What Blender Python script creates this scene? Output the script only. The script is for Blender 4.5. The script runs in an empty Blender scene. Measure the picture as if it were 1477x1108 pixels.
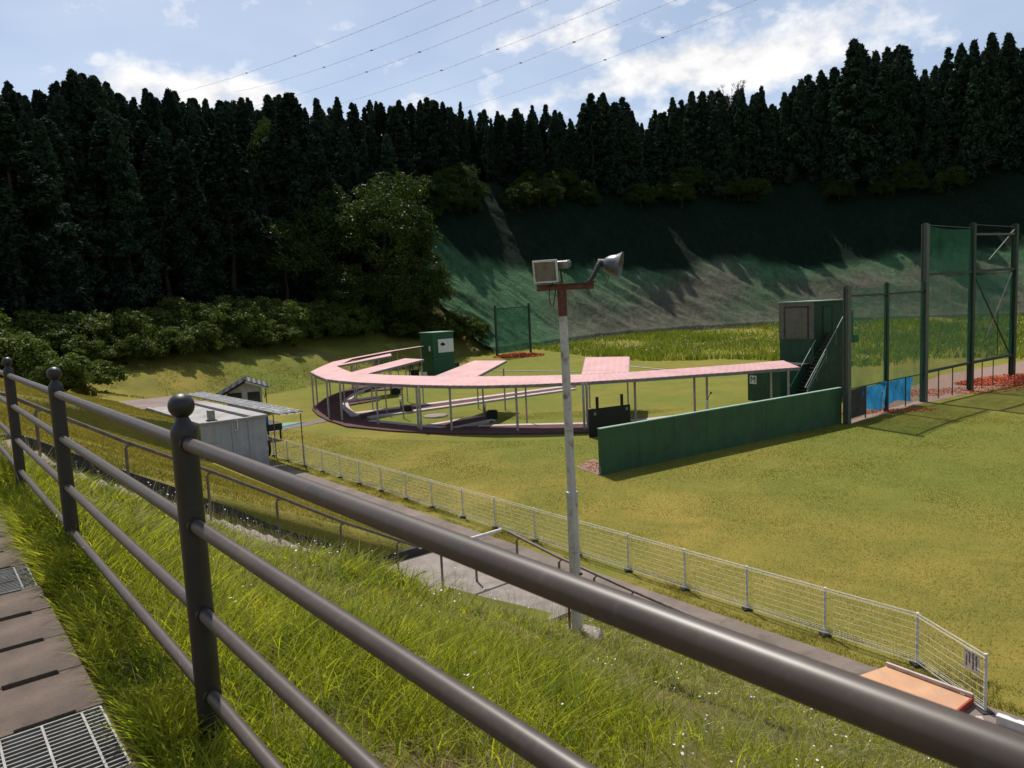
import bpy, bmesh, math, random
import numpy as np
from mathutils import Vector, Matrix

random.seed(7); RNG = np.random.default_rng(11)
SC = bpy.context.scene
COL = SC.collection
H = 6.6                                   # eye height above the lawn
AZ = math.radians(39.5)
EU = (math.cos(AZ), math.sin(AZ))         # away from the footpath, down to the lawn
EV = (-math.sin(AZ), math.cos(AZ))        # along the footpath
def W(u, v, z=0.0): return (u*EU[0]+v*EV[0], u*EU[1]+v*EV[1], z)
def UV(x, y): return x*EU[0]+y*EU[1], x*EV[0]+y*EV[1]

# ------------------------------------------------------------------ materials
def new_mat(name):
    m = bpy.data.materials.new(name); m.use_nodes = True
    nt = m.node_tree; nt.nodes.clear()
    return m, nt
def N(nt, typ, **kw):
    n = nt.nodes.new(typ)
    for k, v in kw.items():
        if k in n.inputs.keys() if hasattr(n.inputs, 'keys') else False: n.inputs[k].default_value = v
        else: setattr(n, k, v)
    return n
def L(nt, a, b): nt.links.new(a, b)
def noise(nt, scale, detail=4, rough=.55, vec=None, dist=0.0):
    n = nt.nodes.new('ShaderNodeTexNoise'); n.inputs['Scale'].default_value = scale
    n.inputs['Detail'].default_value = detail; n.inputs['Roughness'].default_value = rough
    n.inputs['Distortion'].default_value = dist
    if vec is not None: L(nt, vec, n.inputs['Vector'])
    return n
def ramp(nt, fac, stops):
    r = nt.nodes.new('ShaderNodeValToRGB'); e = r.color_ramp.elements
    while len(e) < len(stops): e.new(.5)
    for i, (p, c) in enumerate(stops):
        e[i].position = p; e[i].color = (c[0], c[1], c[2], 1) if not isinstance(c, (int, float)) else (c, c, c, 1)
    L(nt, fac, r.inputs['Fac']); return r
def mixc(nt, fac, a, b, mode='MIX'):
    m = nt.nodes.new('ShaderNodeMix'); m.data_type = 'RGBA'; m.blend_type = mode
    for s, i in ((fac, 0), (a, 6), (b, 7)):
        if isinstance(s, (int, float)): m.inputs[i].default_value = s
        elif isinstance(s, tuple): m.inputs[i].default_value = (s[0], s[1], s[2], 1)
        else: L(nt, s, m.inputs[i])
    return m.outputs[2]
def surf(name, col, col2=None, scale=6.0, rough=.7, metal=0.0, bump=.0, bscale=40.0, dirt=None, dscale=1.5, spec=.4, damt=.5, streak=0.0):
    """painted / concrete / metal surface with uneven tone, grime and fine bump"""
    m, nt = new_mat(name)
    tc = nt.nodes.new('ShaderNodeTexCoord')
    out = nt.nodes.new('ShaderNodeOutputMaterial'); b = nt.nodes.new('ShaderNodeBsdfPrincipled')
    L(nt, b.outputs[0], out.inputs[0])
    col2 = col2 or tuple(c*.72 for c in col)
    n1 = noise(nt, scale, 6, .6, tc.outputs['Object'])
    r1 = ramp(nt, n1.outputs[0], [(.35, 0), (.65, 1)])
    c = mixc(nt, r1.outputs[0], col, col2)
    if dirt:
        n2 = noise(nt, dscale, 8, .7, tc.outputs['Object'], .6)
        r2 = ramp(nt, n2.outputs[0], [(.52, 0), (.68, damt)])
        c = mixc(nt, r2.outputs[0], c, dirt)
    if streak:
        mp = nt.nodes.new('ShaderNodeMapping'); mp.inputs['Scale'].default_value = (5, 5, .35); L(nt, tc.outputs['Object'], mp.inputs[0])
        n4 = noise(nt, 1.0, 7, .7, mp.outputs[0], .3)
        r4 = ramp(nt, n4.outputs[0], [(.30, 1-streak), (.52, 1.0), (.75, 1+streak*.6)])
        c = mixc(nt, 1.0, c, r4.outputs[0], 'MULTIPLY')
    L(nt, c, b.inputs['Base Color'])
    b.inputs['Roughness'].default_value = rough; b.inputs['Metallic'].default_value = metal
    b.inputs['Specular IOR Level'].default_value = spec
    if bump:
        n3 = noise(nt, bscale, 5, .6, tc.outputs['Object'])
        bp = nt.nodes.new('ShaderNodeBump'); bp.inputs['Strength'].default_value = bump; bp.inputs['Distance'].default_value = .01
        L(nt, n3.outputs[0], bp.inputs['Height']); L(nt, bp.outputs[0], b.inputs['Normal'])
    return m
def leaf_mat(name, ca, cb, trans=.35, rough=.6, tcol=None, scale=3.0, objvar=.25, isl=.28):
    """leaves: tone varies by clump and from plant to plant, light comes through"""
    m, nt = new_mat(name)
    out = nt.nodes.new('ShaderNodeOutputMaterial'); geo = nt.nodes.new('ShaderNodeNewGeometry')
    oi = nt.nodes.new('ShaderNodeObjectInfo')
    n1 = noise(nt, scale, 3, .6, geo.outputs['Position'])
    r1 = ramp(nt, n1.outputs[0], [(.3, 0), (.7, 1)])
    c = mixc(nt, r1.outputs[0], ca, cb)
    mr = nt.nodes.new('ShaderNodeMapRange'); mr.inputs[3].default_value = 1-objvar; mr.inputs[4].default_value = 1+objvar
    L(nt, oi.outputs['Random'], mr.inputs[0])
    mr2 = nt.nodes.new('ShaderNodeMapRange'); mr2.inputs[3].default_value = 1-isl; mr2.inputs[4].default_value = 1+isl
    L(nt, geo.outputs['Random Per Island'], mr2.inputs[0])
    mu = nt.nodes.new('ShaderNodeMath'); mu.operation = 'MULTIPLY'; L(nt, mr.outputs[0], mu.inputs[0]); L(nt, mr2.outputs[0], mu.inputs[1])
    hs = nt.nodes.new('ShaderNodeHueSaturation'); L(nt, c, hs.inputs['Color']); L(nt, mu.outputs[0], hs.inputs['Value'])
    b = nt.nodes.new('ShaderNodeBsdfPrincipled'); L(nt, hs.outputs[0], b.inputs['Base Color'])
    b.inputs['Roughness'].default_value = rough; b.inputs['Specular IOR Level'].default_value = .05
    t = nt.nodes.new('ShaderNodeBsdfTranslucent')
    if tcol: tc = mixc(nt, 1.0, hs.outputs[0], tcol, 'MULTIPLY'); L(nt, tc, t.inputs[0])
    else: L(nt, hs.outputs[0], t.inputs[0])
    mx = nt.nodes.new('ShaderNodeMixShader'); mx.inputs[0].default_value = trans
    L(nt, b.outputs[0], mx.inputs[1]); L(nt, t.outputs[0], mx.inputs[2]); L(nt, mx.outputs[0], out.inputs[0])
    return m
def net_mat(name, col, opacity):
    m, nt = new_mat(name)
    out = nt.nodes.new('ShaderNodeOutputMaterial'); tc = nt.nodes.new('ShaderNodeTexCoord')
    n1 = noise(nt, .7, 5, .6, tc.outputs['Object'], .8)
    r = ramp(nt, n1.outputs[0], [(.3, opacity*.6), (.7, min(1, opacity*1.35))])
    d = nt.nodes.new('ShaderNodeBsdfDiffuse'); d.inputs[0].default_value = (*col, 1)
    tl = nt.nodes.new('ShaderNodeBsdfTranslucent'); tl.inputs[0].default_value = (*col, 1)
    m2 = nt.nodes.new('ShaderNodeMixShader'); m2.inputs[0].default_value = .4; L(nt, d.outputs[0], m2.inputs[1]); L(nt, tl.outputs[0], m2.inputs[2])
    tr = nt.nodes.new('ShaderNodeBsdfTransparent'); mx = nt.nodes.new('ShaderNodeMixShader')
    L(nt, r.outputs[0], mx.inputs[0]); L(nt, tr.outputs[0], mx.inputs[1]); L(nt, m2.outputs[0], mx.inputs[2]); L(nt, mx.outputs[0], out.inputs[0])
    return m

M = {}
M['bell'] = surf('dull_reflector', (.16, .16, .16), (.10, .10, .10), 8, .4, .5)
M['rail'] = surf('rail_paint', (.080, .058, .043), (.060, .044, .034), 5, .42, 0, .0, 180, (.14, .12, .10), 30, .45, .3)
M['post'] = surf('post_paint', (.026, .022, .020), (.018, .016, .014), 6, .42, 0, .1, 150, (.05, .042, .038), 8, .45, .3)
M['oldrail'] = surf('old_rail_paint', (.19, .15, .125), (.12, .085, .065), 8, .6, 0, .2, 90, (.10, .05, .03), 6, .4, .6)
M['concrete'] = surf('concrete', (.30, .255, .225), (.22, .185, .16), 3, .9, 0, .5, 90, (.13, .11, .09), 1.2, .2, .6)
M['slab'] = surf('slab_concrete', (.185, .137, .108), (.12, .092, .074), 3.5, .9, 0, .9, 140, (.075, .065, .052), 3.2, .2, .75)
M['darkconc'] = surf('stained_concrete', (.075, .07, .06), (.04, .04, .035), 2, .95, 0, .5, 60, (.03, .035, .02), 1.5, .2, .7)
M['walk'] = surf('walkway_asphalt', (.235, .185, .155), (.165, .13, .108), .8, .95, 0, .6, 120, (.10, .085, .055), 1.1, .2, .75)
M['grey'] = surf('grey_path', (.20, .18, .165), None, 2, .95, 0, .4, 80, (.12, .11, .09), .8, .2, .5)
M['white'] = surf('white_paint', (.74, .73, .70), (.62, .60, .57), 6, .5, 0, .1, 80, (.30, .22, .16), 9, .4, .4)
M['fencewhite'] = surf('fence_white', (.72, .70, .66), (.55, .53, .50), 7, .45, 0, 0, 80, (.30, .22, .16), 11, .4, .5)
M['polewhite'] = surf('pole_paint', (.62, .57, .52), (.50, .46, .42), 4, .5, 0, .15, 60, (.10, .05, .03), 4.5, .4, .85)
M['rust'] = surf('rusty_steel', (.16, .06, .04), (.09, .035, .025), 14, .85, 0, .4, 90, (.26, .16, .12), 9, .3, .6)
M['galv'] = surf('galvanised', (.27, .265, .25), (.19, .185, .175), 10, .5, .5, .1, 120, (.18, .16, .14), 12, .5, .5)
M['darkmetal'] = surf('dark_metal', (.05, .05, .05), (.03, .03, .03), 10, .5, .3, .1, 90)
M['glass'] = surf('lamp_glass', (.22, .20, .18), (.12, .11, .10), 7, .15, .2, 0, 30, None, 1, .7)
M['alu'] = surf('aluminium', (.34, .34, .34), (.24, .24, .24), 8, .32, .8, .1, 60)
M['greenwall'] = surf('green_wall_paint', (.042, .112, .048), (.032, .086, .038), 1.2, .6, 0, .3, 30, (.04, .06, .04), .9, .35, .7, .20)
M['greenlight'] = surf('faded_green_edge', (.30, .42, .33), (.22, .32, .25), 3, .7)
M['greenpanel'] = surf('green_panel', (.030, .082, .045), (.022, .060, .034), 2, .6, 0, .2, 30, (.04, .045, .03), 1.3, .35, .6, .22)
M['brownpanel'] = surf('olive_cladding', (.165, .15, .11), (.13, .12, .09), 3, .7, 0, .2, 30, (.11, .075, .05), 1.2, .3, .55, .2)
M['housegreen'] = surf('booth_green', (.018, .095, .045), (.013, .07, .034), 2, .55, 0, .1, 20, (.02, .05, .03), 1.5, .4, .5)
M['pink'] = surf('pink_roofing', (.62, .36, .345), (.55, .305, .29), .8, .6, 0, 0, 20, (.42, .27, .25), .8, .3, .75)
M['fascia'] = surf('roof_fascia', (.26, .23, .22), (.19, .17, .16), 3, .6, 0, 0, 30, (.12, .09, .08), 3, .4, .6)
M['underside'] = surf('roof_underside', (.16, .10, .09), (.11, .075, .07), 3, .8)
M['column'] = surf('column_paint', (.50, .44, .42), (.36, .30, .29), 7, .5, 0, 0, 30, (.17, .10, .08), 6, .4, .7)
M['brick'] = surf('red_walkway', (.13, .062, .055), (.09, .045, .04), 2.5, .9, 0, .4, 60, (.08, .055, .05), 1.0, .2, .6)
M['kerbpink'] = surf('pale_kerb', (.56, .46, .43), (.46, .37, .35), 3, .85, 0, .2, 50, (.30, .22, .20), 1.5, .3, .5)
M['block'] = surf('block_wall', (.40, .40, .395), (.32, .32, .315), 1.2, .85, 0, .3, 40, (.16, .16, .15), .9, .3, .7, .18)
M['roofslab'] = surf('roof_slab', (.38, .365, .35), (.29, .275, .265), 1.0, .85, 0, .2, 40, (.24, .17, .15), .5, .3, .8)
M['brownslab'] = surf('brown_slab', (.24, .18, .16), (.18, .13, .115), .8, .9, 0, .2, 40, (.15, .12, .10), .6)
M['hutwall'] = surf('hut_plaster', (.46, .44, .41), (.38, .36, .34), 2, .85, 0, .1, 30, (.22, .2, .18), 1.5, .3, .5)
M['tile'] = surf('roof_tile', (.035, .04, .042), (.022, .025, .027), 8, .35, 0, .2, 40, None, 1, .6)
M['window'] = surf('dark_window', (.02, .022, .025), (.012, .013, .015), 3, .12, 0, 0, 30, None, 1, .8)
M['black'] = surf('black_board', (.012, .011, .011), (.008, .008, .008), 5, .55)
M['blue'] = surf('blue_sheet', (.03, .32, .70), (.02, .22, .50), 3, .5, 0, .3, 14, (.03, .12, .22), 2.0, .4, .4)
M['bluetank'] = surf('blue_tank', (.02, .14, .36), (.015, .10, .26), 3, .4)
M['orange'] = surf('orange_board', (.58, .34, .19), (.50, .27, .15), 2.5, .8, 0, .3, 60, (.40, .27, .2), 4, .3, .6)
M['red'] = surf('red_paint', (.36, .05, .025), (.26, .035, .02), 6, .6)
M['steelgreen'] = surf('green_steel', (.045, .07, .045), (.03, .05, .034), 6, .6, 0, .1, 50, (.07, .05, .035), 4, .3, .6)
M['steelpale'] = surf('pale_steel', (.13, .14, .115), (.09, .10, .08), 6, .6, 0, .1, 50, (.06, .05, .04), 4, .3, .6)
M['mint'] = surf('mint_mat', (.17, .34, .25), (.12, .25, .18), 3, .9, 0, .2, 50)
M['ink'] = surf('black_ink', (.015, .013, .013), None, 9, .7)
M['cable'] = surf('cable', (.20, .21, .23), None, 2, .5, .4)
M['net'] = net_mat('green_net', (.03, .105, .06), .50)
M['netdense'] = net_mat('dense_green_net', (.02, .085, .05), .62)
M['clay'] = surf('clay_shards', (.62, .14, .05), (.42, .08, .03), 9, .8)
M['gravel'] = surf('gravel_strip', (.30, .21, .165), (.20, .14, .11), 6, .95, 0, .8, 30, (.34, .11, .06), 2.2, .2, .8)
M['bark'] = surf('bark', (.06, .042, .03), (.035, .025, .018), 6, .95, 0, .8, 20)
M['cedar'] = leaf_mat('cedar_needles', (.014, .027, .018), (.033, .052, .029), .14, .9, None, .45, .35)
M['broad'] = leaf_mat('broad_leaves', (.028, .050, .013), (.068, .090, .020), .28, .45, (1.1, 1.2, .5), .9, .15)
M['vine'] = leaf_mat('vine_leaves', (.048, .074, .016), (.115, .138, .03), .30, .45, (1.1, 1.2, .4), 1.2, .2)
M['grass'] = leaf_mat('grass_blades', (.10, .16, .02), (.43, .42, .056), .54, .5, (1.3, 1.3, .4), 2.4, 0, .5)
M['drygrass'] = leaf_mat('dry_blades', (.30, .26, .12), (.40, .34, .18), .35, .6, None, 3, 0)
M['weed'] = leaf_mat('weed_blades', (.12, .165, .025), (.24, .26, .045), .45, .5, (1.1, 1.2, .5), .25, 0)
M['lawnblade'] = leaf_mat('lawn_blades', (.17, .165, .030), (.31, .24, .055), .40, .6, (1.1, 1.1, .5), .33, 0)
M['blue'] = leaf_mat('blue_sheet', (.03, .25, .55), (.06, .36, .68), .55, .5, None, 1.2, 0)
M['petal'] = surf('white_petals', (.78, .77, .72), None, 9, .7)

# ------------------------------------------------------------------ mesh helpers
class MB:
    def __init__(s): s.v = []; s.f = []
    def add(s, vs, fs):
        o = len(s.v); s.v += [tuple(p) for p in vs]; s.f += [tuple(i+o for i in f) for f in fs]; return s
    def box(s, x0, x1, y0, y1, z0, z1):
        return s.add([(x, y, z) for z in (z0, z1) for y in (y0, y1) for x in (x0, x1)],
                     [(0, 2, 3, 1), (4, 5, 7, 6), (0, 1, 5, 4), (2, 6, 7, 3), (0, 4, 6, 2), (1, 3, 7, 5)])
    def bar(s, a, b, w, h=None, up=(0, 0, 1)):
        h = h or w; a = Vector(a); b = Vector(b); d = (b-a).normalized(); up = Vector(up)
        if abs(d.dot(up)) > .98: up = Vector((EV[0], EV[1], 0))
        r = d.cross(up).normalized(); t = r.cross(d)
        vs = [p + r*(sx*w/2) + t*(sy*h/2) for p in (a, b) for sx, sy in ((-1, -1), (1, -1), (1, 1), (-1, 1))]
        return s.add(vs, [(0, 1, 2, 3), (7, 6, 5, 4), (0, 4, 5, 1), (1, 5, 6, 2), (2, 6, 7, 3), (3, 7, 4, 0)])
    def tube(s, pts, r, n=16, cap=True):
        pts = [Vector(p) for p in pts]; rs = r if isinstance(r, (list, tuple)) else [r]*len(pts)
        rings = []; prev = None
        for i, p in enumerate(pts):
            d = (pts[min(i+1, len(pts)-1)]-pts[max(i-1, 0)]).normalized()
            ref = prev if prev is not None else (Vector((0, 0, 1)) if abs(d.z) < .9 else Vector((1, 0, 0)))
            a = (ref - d*ref.dot(d)).normalized(); b = d.cross(a); prev = a
            rings.append([p + (a*math.cos(2*math.pi*k/n)+b*math.sin(2*math.pi*k/n))*rs[i] for k in range(n)])
        vs = [q for ring in rings for q in ring]; fs = []
        for i in range(len(pts)-1):
            for k in range(n): fs.append((i*n+k, i*n+(k+1) % n, (i+1)*n+(k+1) % n, (i+1)*n+k))
        if cap: fs += [tuple(reversed(range(n))), tuple((len(pts)-1)*n+k for k in range(n))]
        return s.add(vs, fs)
    def lathe(s, prof, c=(0, 0, 0), n=24, mat=None):
        vs = []; fs = []
        for r, z in prof:
            for k in range(n):
                p = Vector((r*math.cos(2*math.pi*k/n), r*math.sin(2*math.pi*k/n), z))
                if mat: p = mat @ p
                vs.append(Vector(c)+p)
        for i in range(len(prof)-1):
            for k in range(n): fs.append((i*n+k, i*n+(k+1) % n, (i+1)*n+(k+1) % n, (i+1)*n+k))
        return s.add(vs, fs)
    def prism(s, poly, z0, z1):
        """poly: list of (x,y) (z0,z1 numbers) or with own heights"""
        n = len(poly)
        zb = z0 if isinstance(z0, (list, tuple)) else [z0]*n; zt = z1 if isinstance(z1, (list, tuple)) else [z1]*n
        vs = [(p[0], p[1], zb[i]) for i, p in enumerate(poly)]+[(p[0], p[1], zt[i]) for i, p in enumerate(poly)]
        return s.add(vs, [tuple(reversed(range(n))), tuple(range(n, 2*n))]+[(i, (i+1) % n, n+(i+1) % n, n+i) for i in range(n)])
    def build(s, name, mat, parent=None, smooth=False, bevel=0.0, loc=None):
        me = bpy.data.meshes.new(name); 
        if loc is not None:
            s.v = [(p[0]-loc[0], p[1]-loc[1], p[2]-loc[2]) for p in s.v]
        me.from_pydata(s.v, [], s.f); me.materials.append(mat)
        bm = bmesh.new(); bm.from_mesh(me); bmesh.ops.recalc_face_normals(bm, faces=bm.faces); bm.to_mesh(me); bm.free()
        if smooth: me.shade_smooth()
        o = bpy.data.objects.new(name, me); COL.objects.link(o)
        if loc is not None and parent is None: o.location = loc
        if parent is not None: o.parent = parent
        if smooth == 'auto':
            md = o.modifiers.new('ES', 'EDGE_SPLIT'); md.split_angle = math.radians(35)
        if bevel:
            md = o.modifiers.new('Bevel', 'BEVEL'); md.width = bevel; md.segments = 2; md.limit_method = 'ANGLE'
        return o
def tag(o, label=None, cat=None, group=None, kind=None):
    if label: o['label'] = label
    if cat: o['category'] = cat
    if group: o['group'] = group
    if kind: o['kind'] = kind
    return o
def thing(name, loc, label, cat, group=None, rz=0.0):
    o = bpy.data.objects.new(name, None); o.empty_display_size = .2; COL.objects.link(o); o.location = loc; o.rotation_euler = (0, 0, rz)
    return tag(o, label, cat, group)
def np_mesh(name, verts, faces_n, mat, k=3):
    """fast mesh: verts (n,3), faces (m,k)"""
    me = bpy.data.meshes.new(name); n = len(verts); m = len(faces_n)
    me.vertices.add(n); me.vertices.foreach_set('co', verts.astype(np.float32).ravel())
    me.loops.add(m*k); me.loops.foreach_set('vertex_index', faces_n.astype(np.int32).ravel())
    me.polygons.add(m); me.polygons.foreach_set('loop_start', np.arange(0, m*k, k, dtype=np.int32))
    me.polygons.foreach_set('loop_total', np.full(m, k, dtype=np.int32))
    me.update(calc_edges=True); me.materials.append(mat)
    return me
def link(me, name, parent=None):
    o = bpy.data.objects.new(name, me); COL.objects.link(o)
    if parent is not None: o.parent = parent
    return o

# ------------------------------------------------------------------ value noise for shapes
_P = RNG.random((256, 256))
def vnoise(x, y):
    xi = np.floor(x).astype(int); yi = np.floor(y).astype(int); fx = x-xi; fy = y-yi
    fx = fx*fx*(3-2*fx); fy = fy*fy*(3-2*fy)
    a = _P[xi % 256, yi % 256]; b = _P[(xi+1) % 256, yi % 256]; c = _P[xi % 256, (yi+1) % 256]; d = _P[(xi+1) % 256, (yi+1) % 256]
    return (a*(1-fx)+b*fx)*(1-fy)+(c*(1-fx)+d*fx)*fy-.5
def fbm(x, y, o=4):
    s = 0; a = 1
    for i in range(o): s = s+a*vnoise(x+17.3*i, y+9.1*i); x = x*2.03; y = y*2.03; a *= .5
    return s
def sm(x, a, b):
    t = np.clip((x-a)/(b-a), 0, 1); return t*t*(3-2*t)

# ------------------------------------------------------------------ terrain
TOE = np.array([(-60, 5), (-34, 22), (-28, 38), (-26, 50), (-22.5, 60), (-18.5, 70), (-14.5, 80), (-9, 89), (-4, 95), (2.5, 100), (12, 108),
                (28, 115), (52, 118), (76, 110), (100, 92), (128, 60), (150, 20)], float)
def toe_dist(x, y):
    """signed distance outside the toe line (+ = up the hillside) and position along it"""
    best = np.full(np.shape(x), 1e9); sgn = np.ones(np.shape(x)); tt = np.zeros(np.shape(x))
    for i in range(len(TOE)-1):
        a = TOE[i]; b = TOE[i+1]; d = b-a; l2 = d@d
        t = np.clip(((x-a[0])*d[0]+(y-a[1])*d[1])/l2, 0, 1)
        px = a[0]+t*d[0]; py = a[1]+t*d[1]; q = np.hypot(x-px, y-py)
        cr = d[0]*(y-a[1])-d[1]*(x-a[0])
        m = q < best
        best = np.where(m, q, best); sgn = np.where(m, np.where(cr > 0, 1, -1), sgn); tt = np.where(m, i+t, tt)
    return best*sgn, tt
def near_h(u, v):
    zr = np.interp(v, [9.2, 9.21, 13.6, 13.75, 24, 31.2, 31.5, 46, 60], [.8, 1.17, 1.17, 1.15, .95, .9, 2.3, 2.3, 1.8])     # height at the top of the toe wall
    uk = np.interp(v, [9.2, 9.21, 13.6, 13.75], [9.1, 7.35, 7.35, 8.9])
    mid = np.interp(u, [.8, 6.9, 9.45], [4.97, 1.95, .78])
    lin = 4.97+(zr-4.97)*np.clip((u-.85)/(uk-.85), 0, 1)
    w_ = sm(v, 7.3, 9.1); l2 = 4.97+(1.15-4.97)*np.clip((u-.85)/6.4, 0, 1); mid = mid*(1-w_)+l2*w_
    lin = lin-.25*sm(v, 9.6, 11.8)*(v < 13.62)*sm(u, .9, 1.6)*(1-sm(u, 7.2, 7.35))
    s = np.where(v < 9.2, mid, lin)
    z = np.where(u < .8, 4.955, s)
    soft = 2.3*np.clip((18-u)/9, 0, 1)
    lo = np.where((v > 44.5) & (u > 8.9), soft*sm(v, 44.5, 50), 0.0)
    z = np.where(u > 9.47, lo, z)
    return z
def height(x, y):
    u = x*EU[0]+y*EU[1]; v = x*EV[0]+y*EV[1]
    z = near_h(u, v)
    rise = 1.7*sm(y, 78, 118)*sm(u, 20, 40)
    z = z+np.where(u > 9.47, rise, 0)
    d, t = toe_dist(x, y)
    left = 3.0*sm(d, 0, 8)+np.clip(d-8, 0, 34)*np.interp(t, [2, 4, 6, 8], [.36, .42, .52, .62])+np.clip(d-42, 0, 60)*.12
    bank = np.interp(d, [0, 3, 14, 29, 31, 90], [0, 1.6, 10.0, 26.0, 26.6, 33])
    wb = sm(t, 7.6, 8.9)
    e = left*(1-wb)+(bank+rise)*wb
    e = e*np.interp(t, [0, 2], [.6, 1])
    emb = np.where(d > 0, np.maximum(z*(d < 4)*(u > 9.47), e), -1)
    z = np.where((u > .9) | (v > 40), np.maximum(z, emb), z)
    z = np.where((u < -2), np.maximum(z, 4.93+np.clip(-2-u, 0, 30)*.25), z)
    return z
def hh(x, y): return float(height(np.array([x], float), np.array([y], float))[0])

def axis(parts):
    out = []
    for a, b, s in parts: out += list(np.arange(a, b-1e-6, s))
    out.append(parts[-1][1]); return np.array(out)
def make_ground():
    ua = axis([(-900, -200, 100), (-200, -60, 10), (-60, -6, 3), (-6, .72, .56), (.72, .8, .08), (.8, 9.0, .2), (9.0, 9.40, .2), (9.40, 9.52, .03), (9.52, 20, .6), (20, 120, 1.0), (120, 220, 5), (220, 1600, 115)])
    va = axis([(-900, -100, 100), (-100, -10, 6), (-10, 9.2, .3), (9.2, 9.22, .01), (9.22, 13.6, .3), (13.6, 13.7, .05), (13.7, 30.9, .4), (30.9, 31.6, .1), (31.6, 44, .4), (44, 130, 1.0), (130, 200, 4), (200, 1600, 140)])
    U, V = np.meshgrid(ua, va, indexing='ij')
    X = U*EU[0]+V*EV[0]; Y = U*EU[1]+V*EV[1]
    Z = height(X, Y)
    D, T = toe_dist(X, Y)
    rough = np.where((U > .85) & (U < 9), .05, 0)+np.where(D > 3, .25, 0)+np.where((U > 9.3) & (D < 0), .02, 0)
    Z = Z+fbm(X*.6, Y*.6, 4)*rough*(1-.85*sm(T, 7.4, 8.0))
    n, m = U.shape
    verts = np.stack([X, Y, Z], -1).reshape(-1, 3)
    idx = np.arange(n*m).reshape(n, m)
    f = np.stack([idx[:-1, :-1], idx[1:, :-1], idx[1:, 1:], idx[:-1, 1:]], -1).reshape(-1, 4)
    m_, nt = new_mat('ground_cover')
    out = nt.nodes.new('ShaderNodeOutputMaterial'); b = nt.nodes.new('ShaderNodeBsdfPrincipled'); L(nt, b.outputs[0], out.inputs[0])
    b.inputs['Roughness'].default_value = .95; b.inputs['Specular IOR Level'].default_value = .1
    at = nt.nodes.new('ShaderNodeVertexColor'); at.layer_name = 'cover'
    sp = nt.nodes.new('ShaderNodeSeparateColor'); L(nt, at.outputs[0], sp.inputs[0])
    geo = nt.nodes.new('ShaderNodeNewGeometry'); pos = geo.outputs['Position']
    big = noise(nt, .09, 5, .6, pos, .4); medn = noise(nt, .8, 6, .65, pos); fine = noise(nt, 14, 6, .75, pos); vf = noise(nt, 55, 4, .7, pos)
    pat = noise(nt, .33, 7, .68, pos, .8)
    olive = mixc(nt, ramp(nt, pat.outputs[0], [(.36, 0), (.64, 1)]).outputs[0], (.30, .225, .050), (.18, .165, .032))
    green = mixc(nt, ramp(nt, medn.outputs[0], [(.3, 0), (.7, 1)]).outputs[0], (.165, .185, .030), (.12, .15, .025))
    bigr = ramp(nt, big.outputs[0], [(.42, 0), (.60, 1)])
    a1 = nt.nodes.new('ShaderNodeMath'); a1.operation = 'MULTIPLY_ADD'; L(nt, bigr.outputs[0], a1.inputs[0]); a1.inputs[1].default_value = .45
    L(nt, sp.outputs[1], a1.inputs[2]); a1.use_clamp = True
    lawn = mixc(nt, a1.outputs[0], olive, green)
    br = ramp(nt, noise(nt, 2.6, 7, .75, pos).outputs[0], [(.60, 0), (.74, .55)])
    lawn = mixc(nt, br.outputs[0], lawn, (.20, .15, .06))
    dirt = mixc(nt, ramp(nt, medn.outputs[0], [(.35, 0), (.65, 1)]).outputs[0], (.17, .115, .06), (.10, .095, .035))
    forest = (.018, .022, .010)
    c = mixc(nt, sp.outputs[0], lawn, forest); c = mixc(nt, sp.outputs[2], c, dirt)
    mul = ramp(nt, fine.outputs[0], [(.28, .82), (.72, 1.14)])
    c = mixc(nt, 1.0, c, mul.outputs[0], 'MULTIPLY')
    mul2 = ramp(nt, vf.outputs[0], [(.3, .7), (.7, 1.25)])
    c = mixc(nt, 1.0, c, mul2.outputs[0], 'MULTIPLY')
    L(nt, c, b.inputs['Base Color'])
    bp = nt.nodes.new('ShaderNodeBump'); bp.inputs['Strength'].default_value = .8; bp.inputs['Distance'].default_value = .05
    L(nt, fine.outputs[0], bp.inputs['Height']); L(nt, bp.outputs[0], b.inputs['Normal'])
    me = np_mesh('ground', verts, f, m_, 4)
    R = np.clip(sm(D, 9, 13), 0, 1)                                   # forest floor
    G = np.clip(.05+.42*sm(U, 15, 25)*(1-sm(U, 45, 80))*(1-.6*sm(Y, 20, 5)) + .5*((U > .85) & (U < 9.1) & (V < 13.7)), 0, 1)
    B = np.clip(((U > .8) & (U < 9.1) & (V < 8.8))*.75 + ((U > .7) & (U < 1.1))*.6 + np.clip(fbm(X*.25+5, Y*.25, 3)*1.2, 0, 1)*((D > 0) & (D < 9))*.8
                + (sm(T, 7.8, 8.6)*(D > -1))*1.0, 0, 1)
    col = np.stack([R, G, B, np.ones_like(R)], -1).reshape(-1, 4).astype(np.float32)
    ca = me.color_attributes.new('cover', 'FLOAT_COLOR', 'POINT'); ca.data.foreach_set('color', col.ravel())
    me.shade_smooth()
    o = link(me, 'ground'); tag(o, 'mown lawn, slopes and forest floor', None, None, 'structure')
make_ground()

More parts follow.
